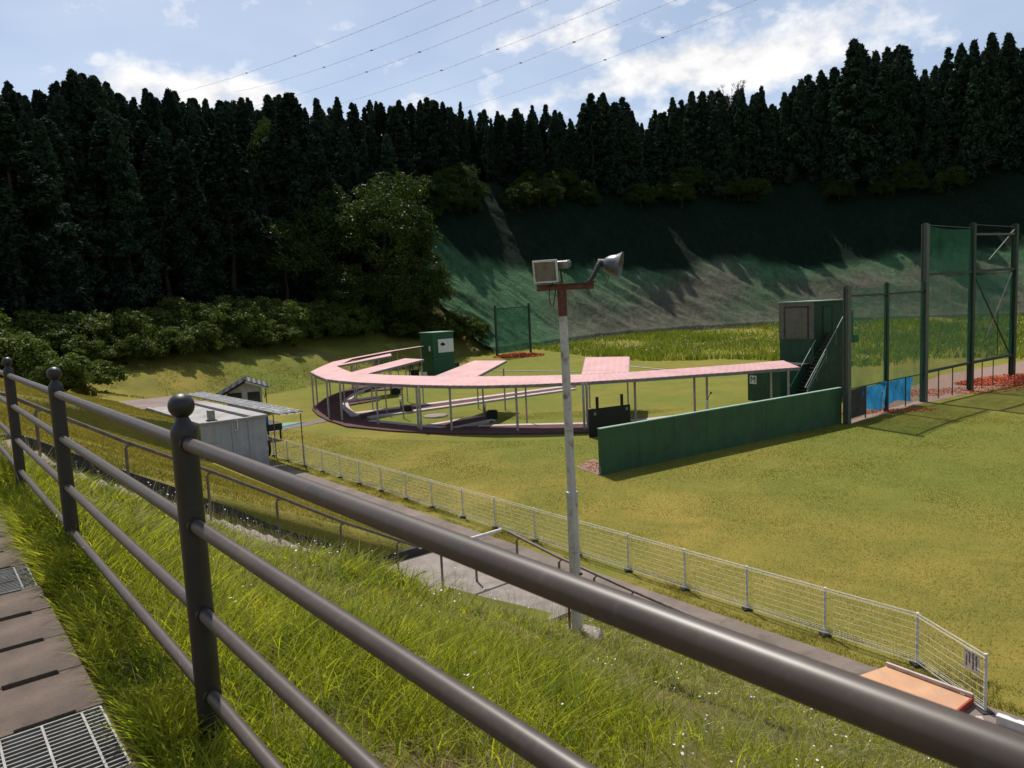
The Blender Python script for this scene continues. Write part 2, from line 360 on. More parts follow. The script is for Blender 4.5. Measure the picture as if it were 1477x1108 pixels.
# ------------------------------------------------------------------ footpath with drain covers
def path_build():
    g = MB()
    va0, va1 = -14, 40
    g.prism([W(-3.2, va0)[:2], W(-.13, va0)[:2], W(-.13, va1)[:2], W(-3.2, va1)[:2]], 4.7, 4.995)
    tag(g.build('footpath', M['slab']), 'concrete footpath behind the guardrail', None, None, 'structure')
    # channel under the covers, dark
    k = MB(); k.prism([W(-.12, va0)[:2], W(.51, va0)[:2], W(.51, va1)[:2], W(-.12, va1)[:2]], 4.6, 4.90)
    tag(k.build('drain_channel', M['darkconc']), 'dark drain channel under the slab covers', None, None, 'structure')
    # covers: grates at v = 2.87..3.45 + n*2.5, slabs between
    slabproto = None; grateproto = None
    def slab(v0, v1, u0=-.11, u1=.49):
        w = MB(); n = 6
        c = W((u0+u1)/2, (v0+v1)/2, 4.95)
        # slab with slot notches at both ends
        hu = (u1-u0)/2; hv = (v1-v0)/2-.004
        pts = [(-hu, -hv), (-.02, -hv), (-.02, -hv+.024), (.20, -hv+.024), (.20, -hv), (hu, -hv), (hu, hv), (.20, hv), (.20, hv-.024), (-.02, hv-.024), (-.02, hv), (-hu, hv)]
        w.prism(pts, -.045, .045)
        return w.build('drain_cover', M['slab'], bevel=.004), c
    def grate(v0, v1):
        hu = .285; hv = (v1-v0)/2-.015
        r = thing('drain_grate', (0, 0, 0), '', 'drain grate')
        fr = MB()
        for a, b in (((-hu, -hv), (hu, -hv)), ((-hu, hv), (hu, hv)), ((-hu, -hv), (-hu, hv)), ((hu, -hv), (hu, hv))):
            fr.bar((a[0], a[1], .02), (b[0], b[1], .02), .008, .045)
        fr.build('frame', M['galv'], r)
        br = MB(); nb = 17
        for i in range(1, nb): br.bar((-hu, -hv+2*hv*i/nb, .02), (hu, -hv+2*hv*i/nb, .02), .006, .04)
        br.build('bearing_bars', M['galv'], r)
        cb = MB()
        for q in (-.75, -.25, .25, .75): cb.bar((q*hu, -hv, .034), (q*hu, hv, .034), .009, .018)
        cb.build('cross_bars', M['galv'], r)
        return r
    n_s = 0; src = None; gsrc = None
    names_g = {0: 'steel drain grate nearest the camera in the path', 1: 'steel drain grate further along the path beside the second post'}
    for k in range(-2, 8):
        g0 = 2.88+k*2.5
        if gsrc is None: gsrc = grate(g0, g0+.57); o = gsrc
        else:
            o = gsrc.copy(); COL.objects.link(o)
            for ch in list(gsrc.children):
                c2 = ch.copy(); COL.objects.link(c2); c2.parent = o
        o.location = W(.19, g0+.285, 4.952); o.rotation_euler = (0, 0, AZ)
        o['label'] = names_g.get(k, 'steel drain grate set in the drain covers out of the main view'); o['group'] = 'drain grates in the footpath'
        for j in range(4):
            v0 = g0+.57+j*.4825
            if src is None:
                src, c = slab(v0, v0+.4825); o = src
            else: o = src.copy(); COL.objects.link(o)
            o.location = W(.19, v0+.241, 4.95+.003*math.sin(j*3+k)); o.rotation_euler = (0, 0, AZ+.004*math.sin(j*5+k))
            tag(o, 'concrete drain cover slab with a dark slot at its joint', 'drain cover', 'concrete drain covers between the grates')
path_build()

# ------------------------------------------------------------------ big brown guardrail
def guardrail():
    r = thing('guardrail', W(.76, 0, 4.9), 'dark brown metal guardrail with ball topped posts and four round rails', 'guardrail', rz=AZ)
    zs = (6.154, 5.845, 5.50, 5.175)
    for z in zs:
        w = MB(); w.tube([(0, v, z-4.9) for v in np.arange(-8.0, 21.1, 2.9)], .0262 if z > 6 else .0255, 28)
        w.build('rail', M['rail'], r, smooth=True)
    v0 = 2.86
    for k in range(-2, 6):
        v = v0+k*3.02
        p = MB(); pf = [(.0001, -.5), (.047, -.5), (.047, 1.285), (.046, 1.30), (.042, 1.315), (.030, 1.333), (.024, 1.345), (.022, 1.352), (.0001, 1.352)]
        p.lathe(pf, (0, v, 0), 32)
        po = p.build('post', M['post'], r, smooth='auto')
        b = MB(); n = 16
        b.lathe([(max(.0001, .047*math.sin(math.pi*i/n)), 1.394-.047*math.cos(math.pi*i/n)) for i in range(n+1)], (0, v, 0), 32)
        b.build('finial', M['post'], po, smooth=True)
        for z in zs:
            c = MB(); c.tube([(0, v-.058, z-4.9), (0, v+.058, z-4.9)], .0325, 24)
            c.build('rail_sleeve', M['post'], po, smooth='auto')
guardrail()
# ------------------------------------------------------------------ old stair, landing and its handrails
def stairs():
    st = thing('stairs', W(4, 12.7, 3), 'concrete stair running down the grass slope beside a dark retaining kerb', 'stairs')
    s = MB(); n = 24
    base = np.array(W(4, 12.7, 3))
    def loc(p): return tuple(np.array(p)-base)
    for i in range(n):
        u0 = .9+6.45*i/n; u1 = .9+6.45*(i+1)/n; z = 5.0-3.8*(i+.5)/n-.02
        q = [loc(W(u0, 11.9)), loc(W(u1, 11.9)), loc(W(u1, 13.62)), loc(W(u0, 13.62))]
        s.prism([p[:2] for p in q], z-.9-3, z-.20*min(1, (u0-.9)/.8)+.03-3)
    s.build('steps', M['concrete'], st)
    kb = MB()
    us = [(-.6, 5.22), (1.23, 4.98), (2.15, 4.42), (3.34, 3.74), (4.42, 3.08), (5.19, 2.55), (7.22, 1.42), (7.4, 1.38), (9.05, 1.38)]
    for (a, za), (b, zb) in zip(us[:-1], us[1:]):
        q = [loc(W(a, 13.63)), loc(W(b, 13.63)), loc(W(b, 13.78)), loc(W(a, 13.78))]
        kb.prism([p[:2] for p in q], [za-4.1, zb-4.1, zb-4.1, za-4.1], [za-3, zb-3, zb-3, za-3])
    kb.build('kerb_wall', M['darkconc'], st)
    tp = MB()
    q = [W(7.35, 9.15), W(9.44, 9.15), W(9.44, 13.62), W(7.35, 13.62)]
    l = MB(); l.prism([loc(p)[:2] for p in q], -2.6, -1.8)
    l.build('landing', M['concrete'], st, bevel=.01)
    for side in (0,):
        e = MB(); q = [W(7.35, 9.0), W(9.44, 9.0), W(9.44, 9.145), W(7.35, 9.145)]
        e.prism([loc(p)[:2] for p in q], -2.6, -1.78); e.build('edge_kerb', M['concrete'], st)
stairs()
w = MB()
w.prism([W(9.455, -12)[:2], W(9.60, -12)[:2], W(9.60, 31.1)[:2], W(9.455, 31.1)[:2]], -.3, .80)
tag(w.build('retaining_wall', M['darkconc']), 'stained retaining wall at the foot of the grass slope along the walkway', 'retaining wall')

def handrail(name, pts, posts, label, white_ends=True, post_len=None):
    """pts: top line (u,v,z); posts: (u,v,ztop,zbot)"""
    base = W(*pts[0]); r = thing(name, base, label, 'handrail')
    def lc(p): q = W(*p); return (q[0]-base[0], q[1]-base[1], q[2]-base[2])
    w = MB(); w.tube([lc(p) for p in pts], .03, 14); w.build('rail', M['oldrail'], r, smooth='auto')
    for (u, v, zt, zb) in posts:
        p = MB(); p.tube([lc((u, v, zb)), lc((u, v, zt-.10))], .024, 12)
        p.tube([lc((u, v, zt-.10)), lc((u+.02, v-.03, zt-.05)), lc((u, v, zt))], .012, 8)
        p.tube([lc((u, v, zt-.10)), lc((u+.10, v, zt-.06))], .012, 8)
        p.build('post', M['oldrail'], r, smooth='auto')
    return r, lc
def rz(u): return float(np.interp(u, [-.2, 1.06, 2.57, 3.77, 4.95, 6.21, 7.93], [6.3, 5.68, 4.73, 4.05, 3.34, 2.58, 1.95]))
RV = 12.9
TOPS = [(1.02, 5.70), (1.36, 5.48), (2.55, 4.75), (3.74, 4.07), (4.91, 3.36), (6.16, 2.61), (7.86, 1.64)]
pts = [(-.1, RV, 5.98)]+[(u, RV, z) for u, z in [(1.05, 5.68), (1.37, 5.47), (2.53, 4.75), (3.74, 4.07), (4.91, 3.37), (6.13, 2.62), (7.87, 1.66)]]
r, lc = handrail('stair_handrail', pts, [(1.37, RV, 5.47, 4.5), (2.53, RV, 4.75, 3.7), (3.74, RV, 4.07, 3.0), (4.91, RV, 3.37, 2.3), (6.13, RV, 2.62, 1.7), (7.35, RV, 1.95, 1.05)],
         'long worn brown handrail descending the slope beside the stair')
c = MB(); c.tube([lc((7.87, RV, 1.66)), lc((7.93, RV, 1.63))], .032, 14); c.build('end_cap', M['white'], r)
r, lc = handrail('landing_handrail', [(7.40, 11.4, 2.10), (8.9, 11.4, 2.10)], [(7.44, 11.4, 2.10, 1.15), (8.25, 11.4, 2.10, 1.15)],
         'short pale handrail crossing the concrete landing at the stair foot')
# pale weathered top of that short rail
c = MB(); c.tube([lc((7.98, 11.4, 2.101)), lc((8.92, 11.4, 2.101))], .033, 14); c.build('rail_sleeve', M['fencewhite'], r, smooth='auto')
zz = lambda v: float(np.interp(v, [6.0, 6.81, 8.16, 9.03, 10.06, 11.45], [1.52, 1.57, 1.66, 1.73, 1.82, 1.99]))
vv = [11.45, 10.06, 9.03, 8.16, 7.44, 6.81, 5.9, 4.9]
handrail('walkway_handrail', [(9.16, v, zz(v)-.0) for v in vv], [(9.16, v, zz(v), .55) for v in (11.2, 9.95, 9.03, 8.16, 7.44, 6.7, 5.6)],
         'dark handrail along the top of the retaining wall above the walkway')

# ------------------------------------------------------------------ walkway along the fence, other paved bits
w = MB(); w.prism([W(9.61, -12)[:2], W(12.45, -12)[:2], W(12.45, 30.8)[:2], W(9.61, 30.8)[:2]], -.2, .03)
tag(w.build('walkway', M['walk']), 'worn asphalt walkway below the slope', None, None, 'structure')
w = MB(); w.prism([W(12.47, 46)[:2], W(12.47, 30.8)[:2], W(11.4, 30.82)[:2], W(11.4, 46)[:2]], -.2, .026)
tag(w.build('walkway', M['walk']), 'walkway beside the block building', None, None, 'structure')
for i in range(2):
    a, b = ((17.4, 18.4), (24.6, 26.2))[i]
    w = MB(); w.prism([W(10.0, a)[:2], W(11.9, a)[:2], W(11.9, b)[:2], W(10.0, b)[:2]], .0, .036)
    tag(w.build('paving_patch', M['concrete']), 'paler concrete patch in the walkway', None, None, 'structure')
w = MB(); w.prism([W(12.46, -4)[:2], W(19, -6)[:2], W(19, 2.2)[:2], W(14, 2.6)[:2], W(12.46, 3.05)[:2]], -.2, .024)
tag(w.build('side_path', M['grey']), 'grey side path beyond the fence end', None, None, 'structure')
# curved footpath to the shooting stand, mint mat
cp = [(-15.6, 41.6), (-13.8, 43.2), (-12.6, 45.2), (-11.7, 46.9)]
w = MB()
for a, b in zip(cp[:-1], cp[1:]):
    d = Vector((b[0]-a[0], b[1]-a[1])).normalized(); n_ = Vector((-d.y, d.x))*.6
    w.prism([(a[0]-n_.x, a[1]-n_.y), (a[0]+n_.x, a[1]+n_.y), (b[0]+n_.x, b[1]+n_.y), (b[0]-n_.x, b[1]-n_.y)][::-1], -.1, .02)
tag(w.build('footpath', M['grey']), 'narrow grey path leading to the covered stand', None, None, 'structure')
w = MB(); w.prism([(-16.6, 43.4), (-14.4, 43.5), (-13.2, 45.6), (-15.4, 45.6)], -.05, .035)
tag(w.build('mat', M['mint']), 'pale mint green mat laid beside the narrow path', 'mat')

# ------------------------------------------------------------------ white wire fence
def wire_fence():
    r = thing('wire_fence', W(13.05, 20, 0), 'low white wire mesh fence along the walkway and lawn edge', 'fence')
    b = np.array(W(13.05, 20, 0))
    def lc(p): q = W(*p); return (q[0]-b[0], q[1]-b[1], q[2])
    vs = [35.9, 34.2, 32.5, 30.6, 28.82, 27.17, 25.53, 23.83, 22.06, 20.40, 18.63, 16.98, 15.16, 13.45, 11.7, 10.0, 8.4, 6.7, 5.03]
    nodes = [(13.05, v) for v in vs]+[(12.22, 3.72)]
    for i, (u, v) in enumerate(nodes):
        p = MB(); p.tube([lc((u+.03, v, -.2)), lc((u+.03, v, .97))], .024, 12)
        po = p.build('post', M['fencewhite'], r, smooth='auto')
        if i < len(nodes)-1 or 1:
            f = MB(); f.box(-.09, .09, -.09, .09, 0, .05); f.v = [(x+lc((u+.03, v, 0))[0], y+lc((u+.03, v, 0))[1], z) for x, y, z in f.v]
            f.build('post_base', M['darkconc'], po)
    for a, c in zip(nodes[:-1], nodes[1:]):
        w = MB()
        # mesh panel: folded top and bottom, horizontal wires and verticals
        for z, du in ((.96, 0), (.93, -.025), (.90, .0), (.965, .02), (.78, 0), (.66, 0), (.54, 0), (.42, 0), (.30, 0), (.20, 0), (.13, 0), (.10, -.025), (.07, 0), (.16, 0)):
            w.tube([lc((a[0]+du, a[1], z)), lc((c[0]+du, c[1], z))], .0036 if z in (.96, .93, .90, .965, .13, .10, .07, .16) else .0028, 5, False)
        ln = math.hypot(a[0]-c[0], a[1]-c[1]); nv = int(ln/.055)
        for k in range(nv+1):
            t = k/nv; u = a[0]+(c[0]-a[0])*t; v = a[1]+(c[1]-a[1])*t
            w.bar(lc((u, v, .07)), lc((u, v, .96)), .0017)
        w.build('mesh_panel', M['fencewhite'], r)
    return r
wire_fence()
# notice hung on the last fence panel
def notice():
    u0, v0 = 12.42, 3.92
    a = math.atan2(4.98-3.66, 13.05-12.30)
    r = thing('notice_sign', W(u0-.05, v0+.03, .58), 'small grey notice with four columns of vertical black characters on the fence end', 'notice')
    r.rotation_euler = (0, 0, AZ+a)
    w = MB(); w.box(-.15, .15, .0, .008, -.02, .30); w.build('panel', surf('notice_grey', (.50, .47, .44), None, 8, .7), r)
    # vertical lettering: rows of small stroke groups like printed kanji
    rnd = random.Random(3)
    t = MB()
    for ci, (x, n, s, z0) in enumerate(((.095, 6, .038, .27), (.03, 7, .038, .28), (-.04, 6, .028, .27), (-.10, 6, .030, .21))):
        for k in range(n):
            zc = z0-k*s*1.02-.01; h = s*.42
            if zc < -.0: break
            for _ in range(3): zz_ = zc+rnd.uniform(-h, h); t.box(x-h, x+h, .0085, .0105, zz_-.0022, zz_+.0022)
            for _ in range(2): xx = x+rnd.uniform(-h, h)*.9; t.box(xx-.0022, xx+.0022, .0085, .0106, zc-h, zc+h)
    # lettering faces the footpath
    t.v = [(-x, y, z) for x, y, z in t.v]
    t.build('lettering', M['ink'], r)
notice()
# orange board on the walkway and white kerb at the fence end
w = MB()
q = [W(12.45, 5.28), W(11.75, 5.5), W(10.9, 4.0), W(12.35, 3.92)]
w.prism([p[:2] for p in q], [.10, .08, .06, .10], [.13, .11, .09, .13])
ob = thing('ramp_board', W(11.9, 4.6, .03), 'faded orange board lying on the walkway near the fence end', 'board')
bb = W(11.9, 4.6, .03); w.v = [(x-bb[0], y-bb[1], z-.03) for x, y, z in w.v]
w.build('board', M['orange'], ob, bevel=.004)
w = MB()
for a_, b_ in ((q[3], q[0]),): w.bar((a_[0]-bb[0], a_[1]-bb[1], .145), (b_[0]-bb[0], b_[1]-bb[1], .145), .05, .05)
w.build('side_rail', M['kerbpink'], ob)
w = MB(); w.bar((q[2][0]-bb[0], q[2][1]-bb[1], .05), (q[3][0]-bb[0], q[3][1]-bb[1], .06), .03, .11); w.build('end_strip', M['red'], ob)
w = MB()
for k in range(5):
    a_ = W(12.05+.0*k, 3.50-k*.50); b_ = W(12.05, 3.03-k*.50)
    w.bar((a_[0], a_[1], .10), (b_[0], b_[1], .10), .11, .14)
tag(w.build('kerb_stone', M['white'], bevel=.01), 'white painted kerb stones at the end of the wire fence', 'kerb')
w = MB(); a_ = W(11.9, 3.7); b_ = W(11.45, 3.35); w.bar((a_[0], a_[1], .07), (b_[0], b_[1], .07), .10, .09)
tag(w.build('kerb_stone', M['kerbpink'], bevel=.01), 'pinkish loose kerb piece between the orange board and white kerb', 'kerb')

# ------------------------------------------------------------------ flood light pole
def lamp():
    X, Y, z0 = .76, 9.89, 1.9
    r = thing('floodlight_pole', (X, Y, z0), 'tall weathered white floodlight pole with rusty crossarm on the grass slope', 'floodlight pole')
    p = MB(); p.tube([(0, 0, -.4), (0, 0, 2.05)], .078, 8); p.tube([(0, 0, 2.05), (0, 0, 2.12)], .085, 8)
    p.build('lower_pole', M['polewhite'], r, smooth='auto')
    p = MB(); p.tube([(0, 0, 2.1), (-.03, 0, 4.90)], [.062, .055], 8); p.build('upper_pole', M['polewhite'], r, smooth='auto')
    p = MB(); p.tube([(-.03, 0, 4.55), (-.03, 0, 4.93)], .064, 12); p.build('rusty_cap', M['rust'], r, smooth='auto')
    p = MB(); p.box(-.37, .40, -.045, .045, 4.90, 4.98); p.box(-.37, .40, -.06, .06, 4.975, 4.985); p.build('crossarm', M['rust'], r)
    p = MB(); p.tube([(-.11, -.075, -.3), (-.11, -.075, .9), (-.105, -.07, 1.0)], .017, 8); p.tube([(-.12, -.04, .95), (.1, -.04, .95)], .02, 8)
    p.build('conduit', M['rust'], r, smooth='auto')
    # cable loop
    p = MB(); p.tube([(-.14, -.06, 5.0), (-.20, -.09, 4.94), (-.21, -.1, 4.80), (-.19, -.1, 4.70), (-.16, -.1, 4.69), (-.14, -.09, 4.78), (-.12, -.08, 4.90)], .007, 6)
    p.build('cable', M['black'], r, smooth=True)
    # concrete footing
    f = MB(); n = 20; rg = random.Random(4)
    prof = [(.0001, .10), (.2, .10), (.33, .07), (.38, -.02), (.4, -.5)]
    f.lathe(prof, (0, 0, 0), n); f.v = [(x*(1+.08*math.sin(5*math.atan2(y, x))), y*(1+.06*math.cos(3*math.atan2(y, x))), z-x*.0) for x, y, z in f.v]
    f.build('footing', M['concrete'], r, smooth='auto')
    # square flood, facing left and down towards the camera
    rt = Matrix.Translation((-.20, -.0, 5.17)) @ Matrix.Rotation(math.radians(-22), 4, 'Z') @ Matrix.Rotation(math.radians(8), 4, 'X')
    def xf(mb): mb.v = [tuple(rt @ Vector(p)) for p in mb.v]; return mb
    b = MB(); b.prism([(-.15, -.11), (.15, -.11), (.11, .10), (-.11, .10)], -.13, .13); xf(b); fl = b.build('square_floodlight', M['alu'], r, bevel=.008)
    b = MB(); fw = .022
    for s in (-1, 1):
        b.box(s*.16-fw/2, s*.16+fw/2, -.135, -.108, -.15, .15); b.box(-.149, .149, -.134, -.109, s*.14-fw/2, s*.14+fw/2)
    xf(b).build('frame', M['fencewhite'], fl)
    b = MB(); b.box(-.145, .145, -.122, -.112, -.127, .127); xf(b).build('glass', M['glass'], fl)
    b = MB(); b.box(.09, .27, .02, .16, .01, .11); b.box(.20, .28, .01, .17, .03, .09); xf(b).build('ballast', M['alu'], fl, bevel=.006)
    b = MB()
    for s in (-1, 1): b.bar((s*.17, 0, 0), (s*.17, .03, -.17), .012, .03)
    b.bar((-.18, .03, -.17), (.18, .03, -.17), .03, .012); xf(b).build('yoke', M['darkmetal'], fl)
    # round bell flood on its arm, opening to the right
    c0 = Vector((.70, 0, 5.20)); ax = Vector((.93, -.30, -.20)).normalized()
    q = ax.to_track_quat('Z', 'Y').to_matrix()
    b = MB(); prof = [(.0001, -.17), (.05, -.165), (.09, -.13), (.12, -.08), (.145, .0), (.165, .05), (.185, .075), (.192, .075), (.17, .045), (.14, -.01), (.1, -.09), (.0001, -.15)]
    b.lathe(prof, c0, 28, q); fl = b.build('round_floodlight', M['bell'], r, smooth='auto')
    b = MB(); b.lathe([(.0001, .01), (.1, .005), (.148, -.0)], c0, 28, q); b.build('glass', M['glass'], fl, smooth='auto')
    b = MB(); b.tube([c0-ax*.15, c0-ax*.24], [.062, .05], 16); b.build('socket', M['darkmetal'], fl, smooth='auto')
    b = MB(); b.tube([(.33, 0, 4.98), (.40, 0, 5.06), (.47, 0, 5.20), c0-ax*.2+Vector((0, 0, .02))], [.03, .03, .035, .04], 12); b.build('arm', M['darkmetal'], r, smooth='auto')
    b = MB(); b.bar((.30, 0, 4.995), (.43, 0, 4.995), .08, .02); b.tube([(.56, -.02, 5.10), (.60, -.06, 5.05), (.58, -.06, 4.98)], .006, 6); b.build('bracket', M['rust'], r)
lamp()

# ------------------------------------------------------------------ covered shooting stand (pink roof on thin posts)
RO = [(-9.46, 76.55), (-12.02, 71.68), (-13.9, 65.87), (-15.4, 62.91), (-15.37, 58.58), (-14.88, 53.86), (-13.5, 50.39), (-12.02, 46.97), (-10.73, 45.24), (-9.06, 43.42), (-7.37, 42.05), (-5.35, 40.39), (-3.32, 39.13), (-1.41, 38.29), (0.78, 37.84), (3.31, 37.73), (5.15, 37.95), (7.01, 38.17), (9.72, 38.77), (12.08, 39.19), (14.18, 39.8), (15.99, 40.15)]
RI = [(-8.76, 74.5), (-11.0, 69.8), (-12.5, 64.6), (-13.4, 61.5), (-13.4, 58.2), (-13.29, 55.28), (-11.96, 51.71), (-10.68, 48.51), (-9.99, 47.63), (-9.32, 46.78), (-7.72, 45.0), (-5.54, 43.3), (-4.5, 42.6), (-1.99, 41.2), (1.02, 39.99), (3.82, 39.39), (5.05, 39.37), (6.38, 39.5), (10.1, 40.27), (12.7, 41.0), (14.52, 41.7), (15.82, 42.14)]
ZO = [3.0, 2.9, 2.8, 2.65]+[2.55]*18
ZI = [3.1, 3.0, 2.95, 2.9]+[2.8]*18
ARMS = [[(-13.29, 55.28), (-13.44, 57.08), (-10.21, 61.9), (-9.63, 58.63)], [(-10.7, 48.53), (-9.29, 46.77), (-6.25, 52.11), (-7.89, 54.23)],
        [(-4.5, 42.6), (-1.99, 41.2), (-0.31, 47.0), (-2.43, 48.4)], [(3.82, 39.39), (6.38, 39.5), (7.4, 45.4), (4.8, 46.6)]]
GO = [(-9.6, 74.5), (-12.19, 71.57), (-14.2, 67.95), (-14.72, 63.07), (-15.05, 58.34), (-14.71, 53.27), (-14.28, 51.31), (-13.09, 48.27), (-11.92, 45.81), (-9.88, 42.54), (-7.01, 40.27), (-4.94, 39.1), (-3.38, 38.4), (-0.79, 37.6), (0.64, 37.25), (3.76, 36.8), (6.59, 36.8), (9.39, 37.9), (11.92, 38.99)]
GI = [(-8.9, 71.5), (-11.12, 69.08), (-12.43, 67.17), (-12.76, 63.87), (-13.04, 59.41), (-12.7, 55.32), (-12.49, 53.64), (-11.62, 50.42), (-10.2, 46.45), (-8.77, 44.3), (-7.1, 42.86), (-5.21, 41.2), (-3.91, 40.35), (-2.0, 40.28), (0.72, 39.97), (4.09, 39.41), (7.14, 39.77), (10.19, 40.86), (12.97, 42.17)]
def stand():
    c0 = (0, 50, 0)
    r = thing('shooting_stand', c0, 'long curved open stand with a pink roof on thin white posts across the lawn', 'covered stand')
    def lc(p): return (p[0], p[1]-50)
    def corr(w, a, b, c, d, za, zb, za2=None, zb2=None, step=.35):
        """corrugated-looking panel: a,b outer; d,c inner (a->b along)"""
        za2 = za if za2 is None else za2; zb2 = zb if zb2 is None else zb2
        pts = [Vector((*lc(a), za)), Vector((*lc(b), za2)), Vector((*lc(c), zb2)), Vector((*lc(d), zb))]
        n = max(2, int((pts[1]-pts[0]).length/step)*2)
        vs = []; fs = []
        for i in range(n+1):
            t = i/n; o = .009*(i % 2)
            p = pts[0].lerp(pts[1], t); q = pts[3].lerp(pts[2], t)
            vs += [(p.x, p.y, p.z+o), (q.x, q.y, q.z+o)]
        for i in range(n): fs.append((2*i, 2*i+2, 2*i+3, 2*i+1))
        w.add(vs, fs)
    for i in range(len(RO)-1):
        w = MB(); corr(w, RO[i], RO[i+1], RI[i+1], RI[i], ZO[i]+.01, ZI[i], ZO[i+1]+.01, ZI[i+1])
        w.build('roof_panel', M['pink'], r)
        u = MB(); u.prism([lc(p) for p in (RO[i], RO[i+1], RI[i+1], RI[i])], [ZO[i]-.07, ZO[i+1]-.07, ZI[i+1]-.10, ZI[i]-.10], [ZO[i]-.035, ZO[i+1]-.035, ZI[i+1]-.06, ZI[i]-.06])
        u.build('roof_frame', M['underside'], r)
        f = MB(); f.bar((*lc(RO[i]), ZO[i]-.08), (*lc(RO[i+1]), ZO[i+1]-.08), .10, .15); f.build('fascia', M['fascia'], r)
    for k, a in enumerate(ARMS):
        w = MB(); corr(w, a[0], a[1], a[2], a[3], 2.805, 3.2); w.build('roof_panel', M['pink'], r)
        u = MB(); u.prism([lc(p) for p in a], [2.70, 2.70, 3.10, 3.10], [2.745, 2.745, 3.14, 3.14]); u.build('roof_frame', M['underside'], r)
        f = MB()
        for i, j in ((0, 3), (1, 2), (2, 3)): f.bar((*lc(a[i]), 2.73 if i < 2 else 3.13), (*lc(a[j]), 3.13), .09, .13)
        f.build('fascia', M['fascia'], r)
    outer = [(-14.33, 52.04), (-14.9, 55.2), (-15.2, 60.5), (-11.84, 46.36), (-10.69, 45.02), (-8.0, 42.6), (-5.35, 40.41), (-5.15, 40.01), (-3.4, 39.3), (0.19, 38.08), (3.66, 37.42), (3.86, 37.62), (6.54, 38.6), (10.1, 40.1), (10.9, 40.5), (15.01, 41.9), (16.2, 42.4),
             (-14.2, 64.5), (-12.9, 68.5), (-11.2, 72), (-9.3, 75.5)]
    inner = [(-11.64, 50.08), (-11.84, 55.0), (-9.59, 49.4), (-8.3, 47.36), (-6.89, 45.28), (-1.78, 43.6), (0.75, 40.84), (-12.3, 56.43), (-12.78, 60.18), (-12.0, 66.0), (-9.9, 58.9), (-10.2, 61.5), (-7.8, 53.7), (-6.4, 51.9), (-2.3, 47.9), (-.5, 46.6), (4.9, 46.0), (7.2, 45.1)]
    # lean the thin posts to the roof edge above them
    def near_edge(p):
        best = None
        for i in range(len(RO)-1):
            a = Vector(RO[i]); b = Vector(RO[i+1]); t = max(0, min(1, (Vector(p)-a).dot(b-a)/(b-a).length_squared)); q = a.lerp(b, t)
            if best is None or (q-Vector(p)).length < (best-Vector(p)).length: best = q
        return best
    for p in outer:
        w = MB()
        w.bar((p[0], p[1]-50, -.05), (p[0], p[1]-50, 2.52+max(0, p[1]-62)*.03), .09); w.build('post', M['column'], r)
    for p in inner:
        w = MB(); w.bar((p[0], p[1]-50, -.05), (p[0], p[1]-50, 2.72), .07); w.build('post', M['column'], r)
stand()
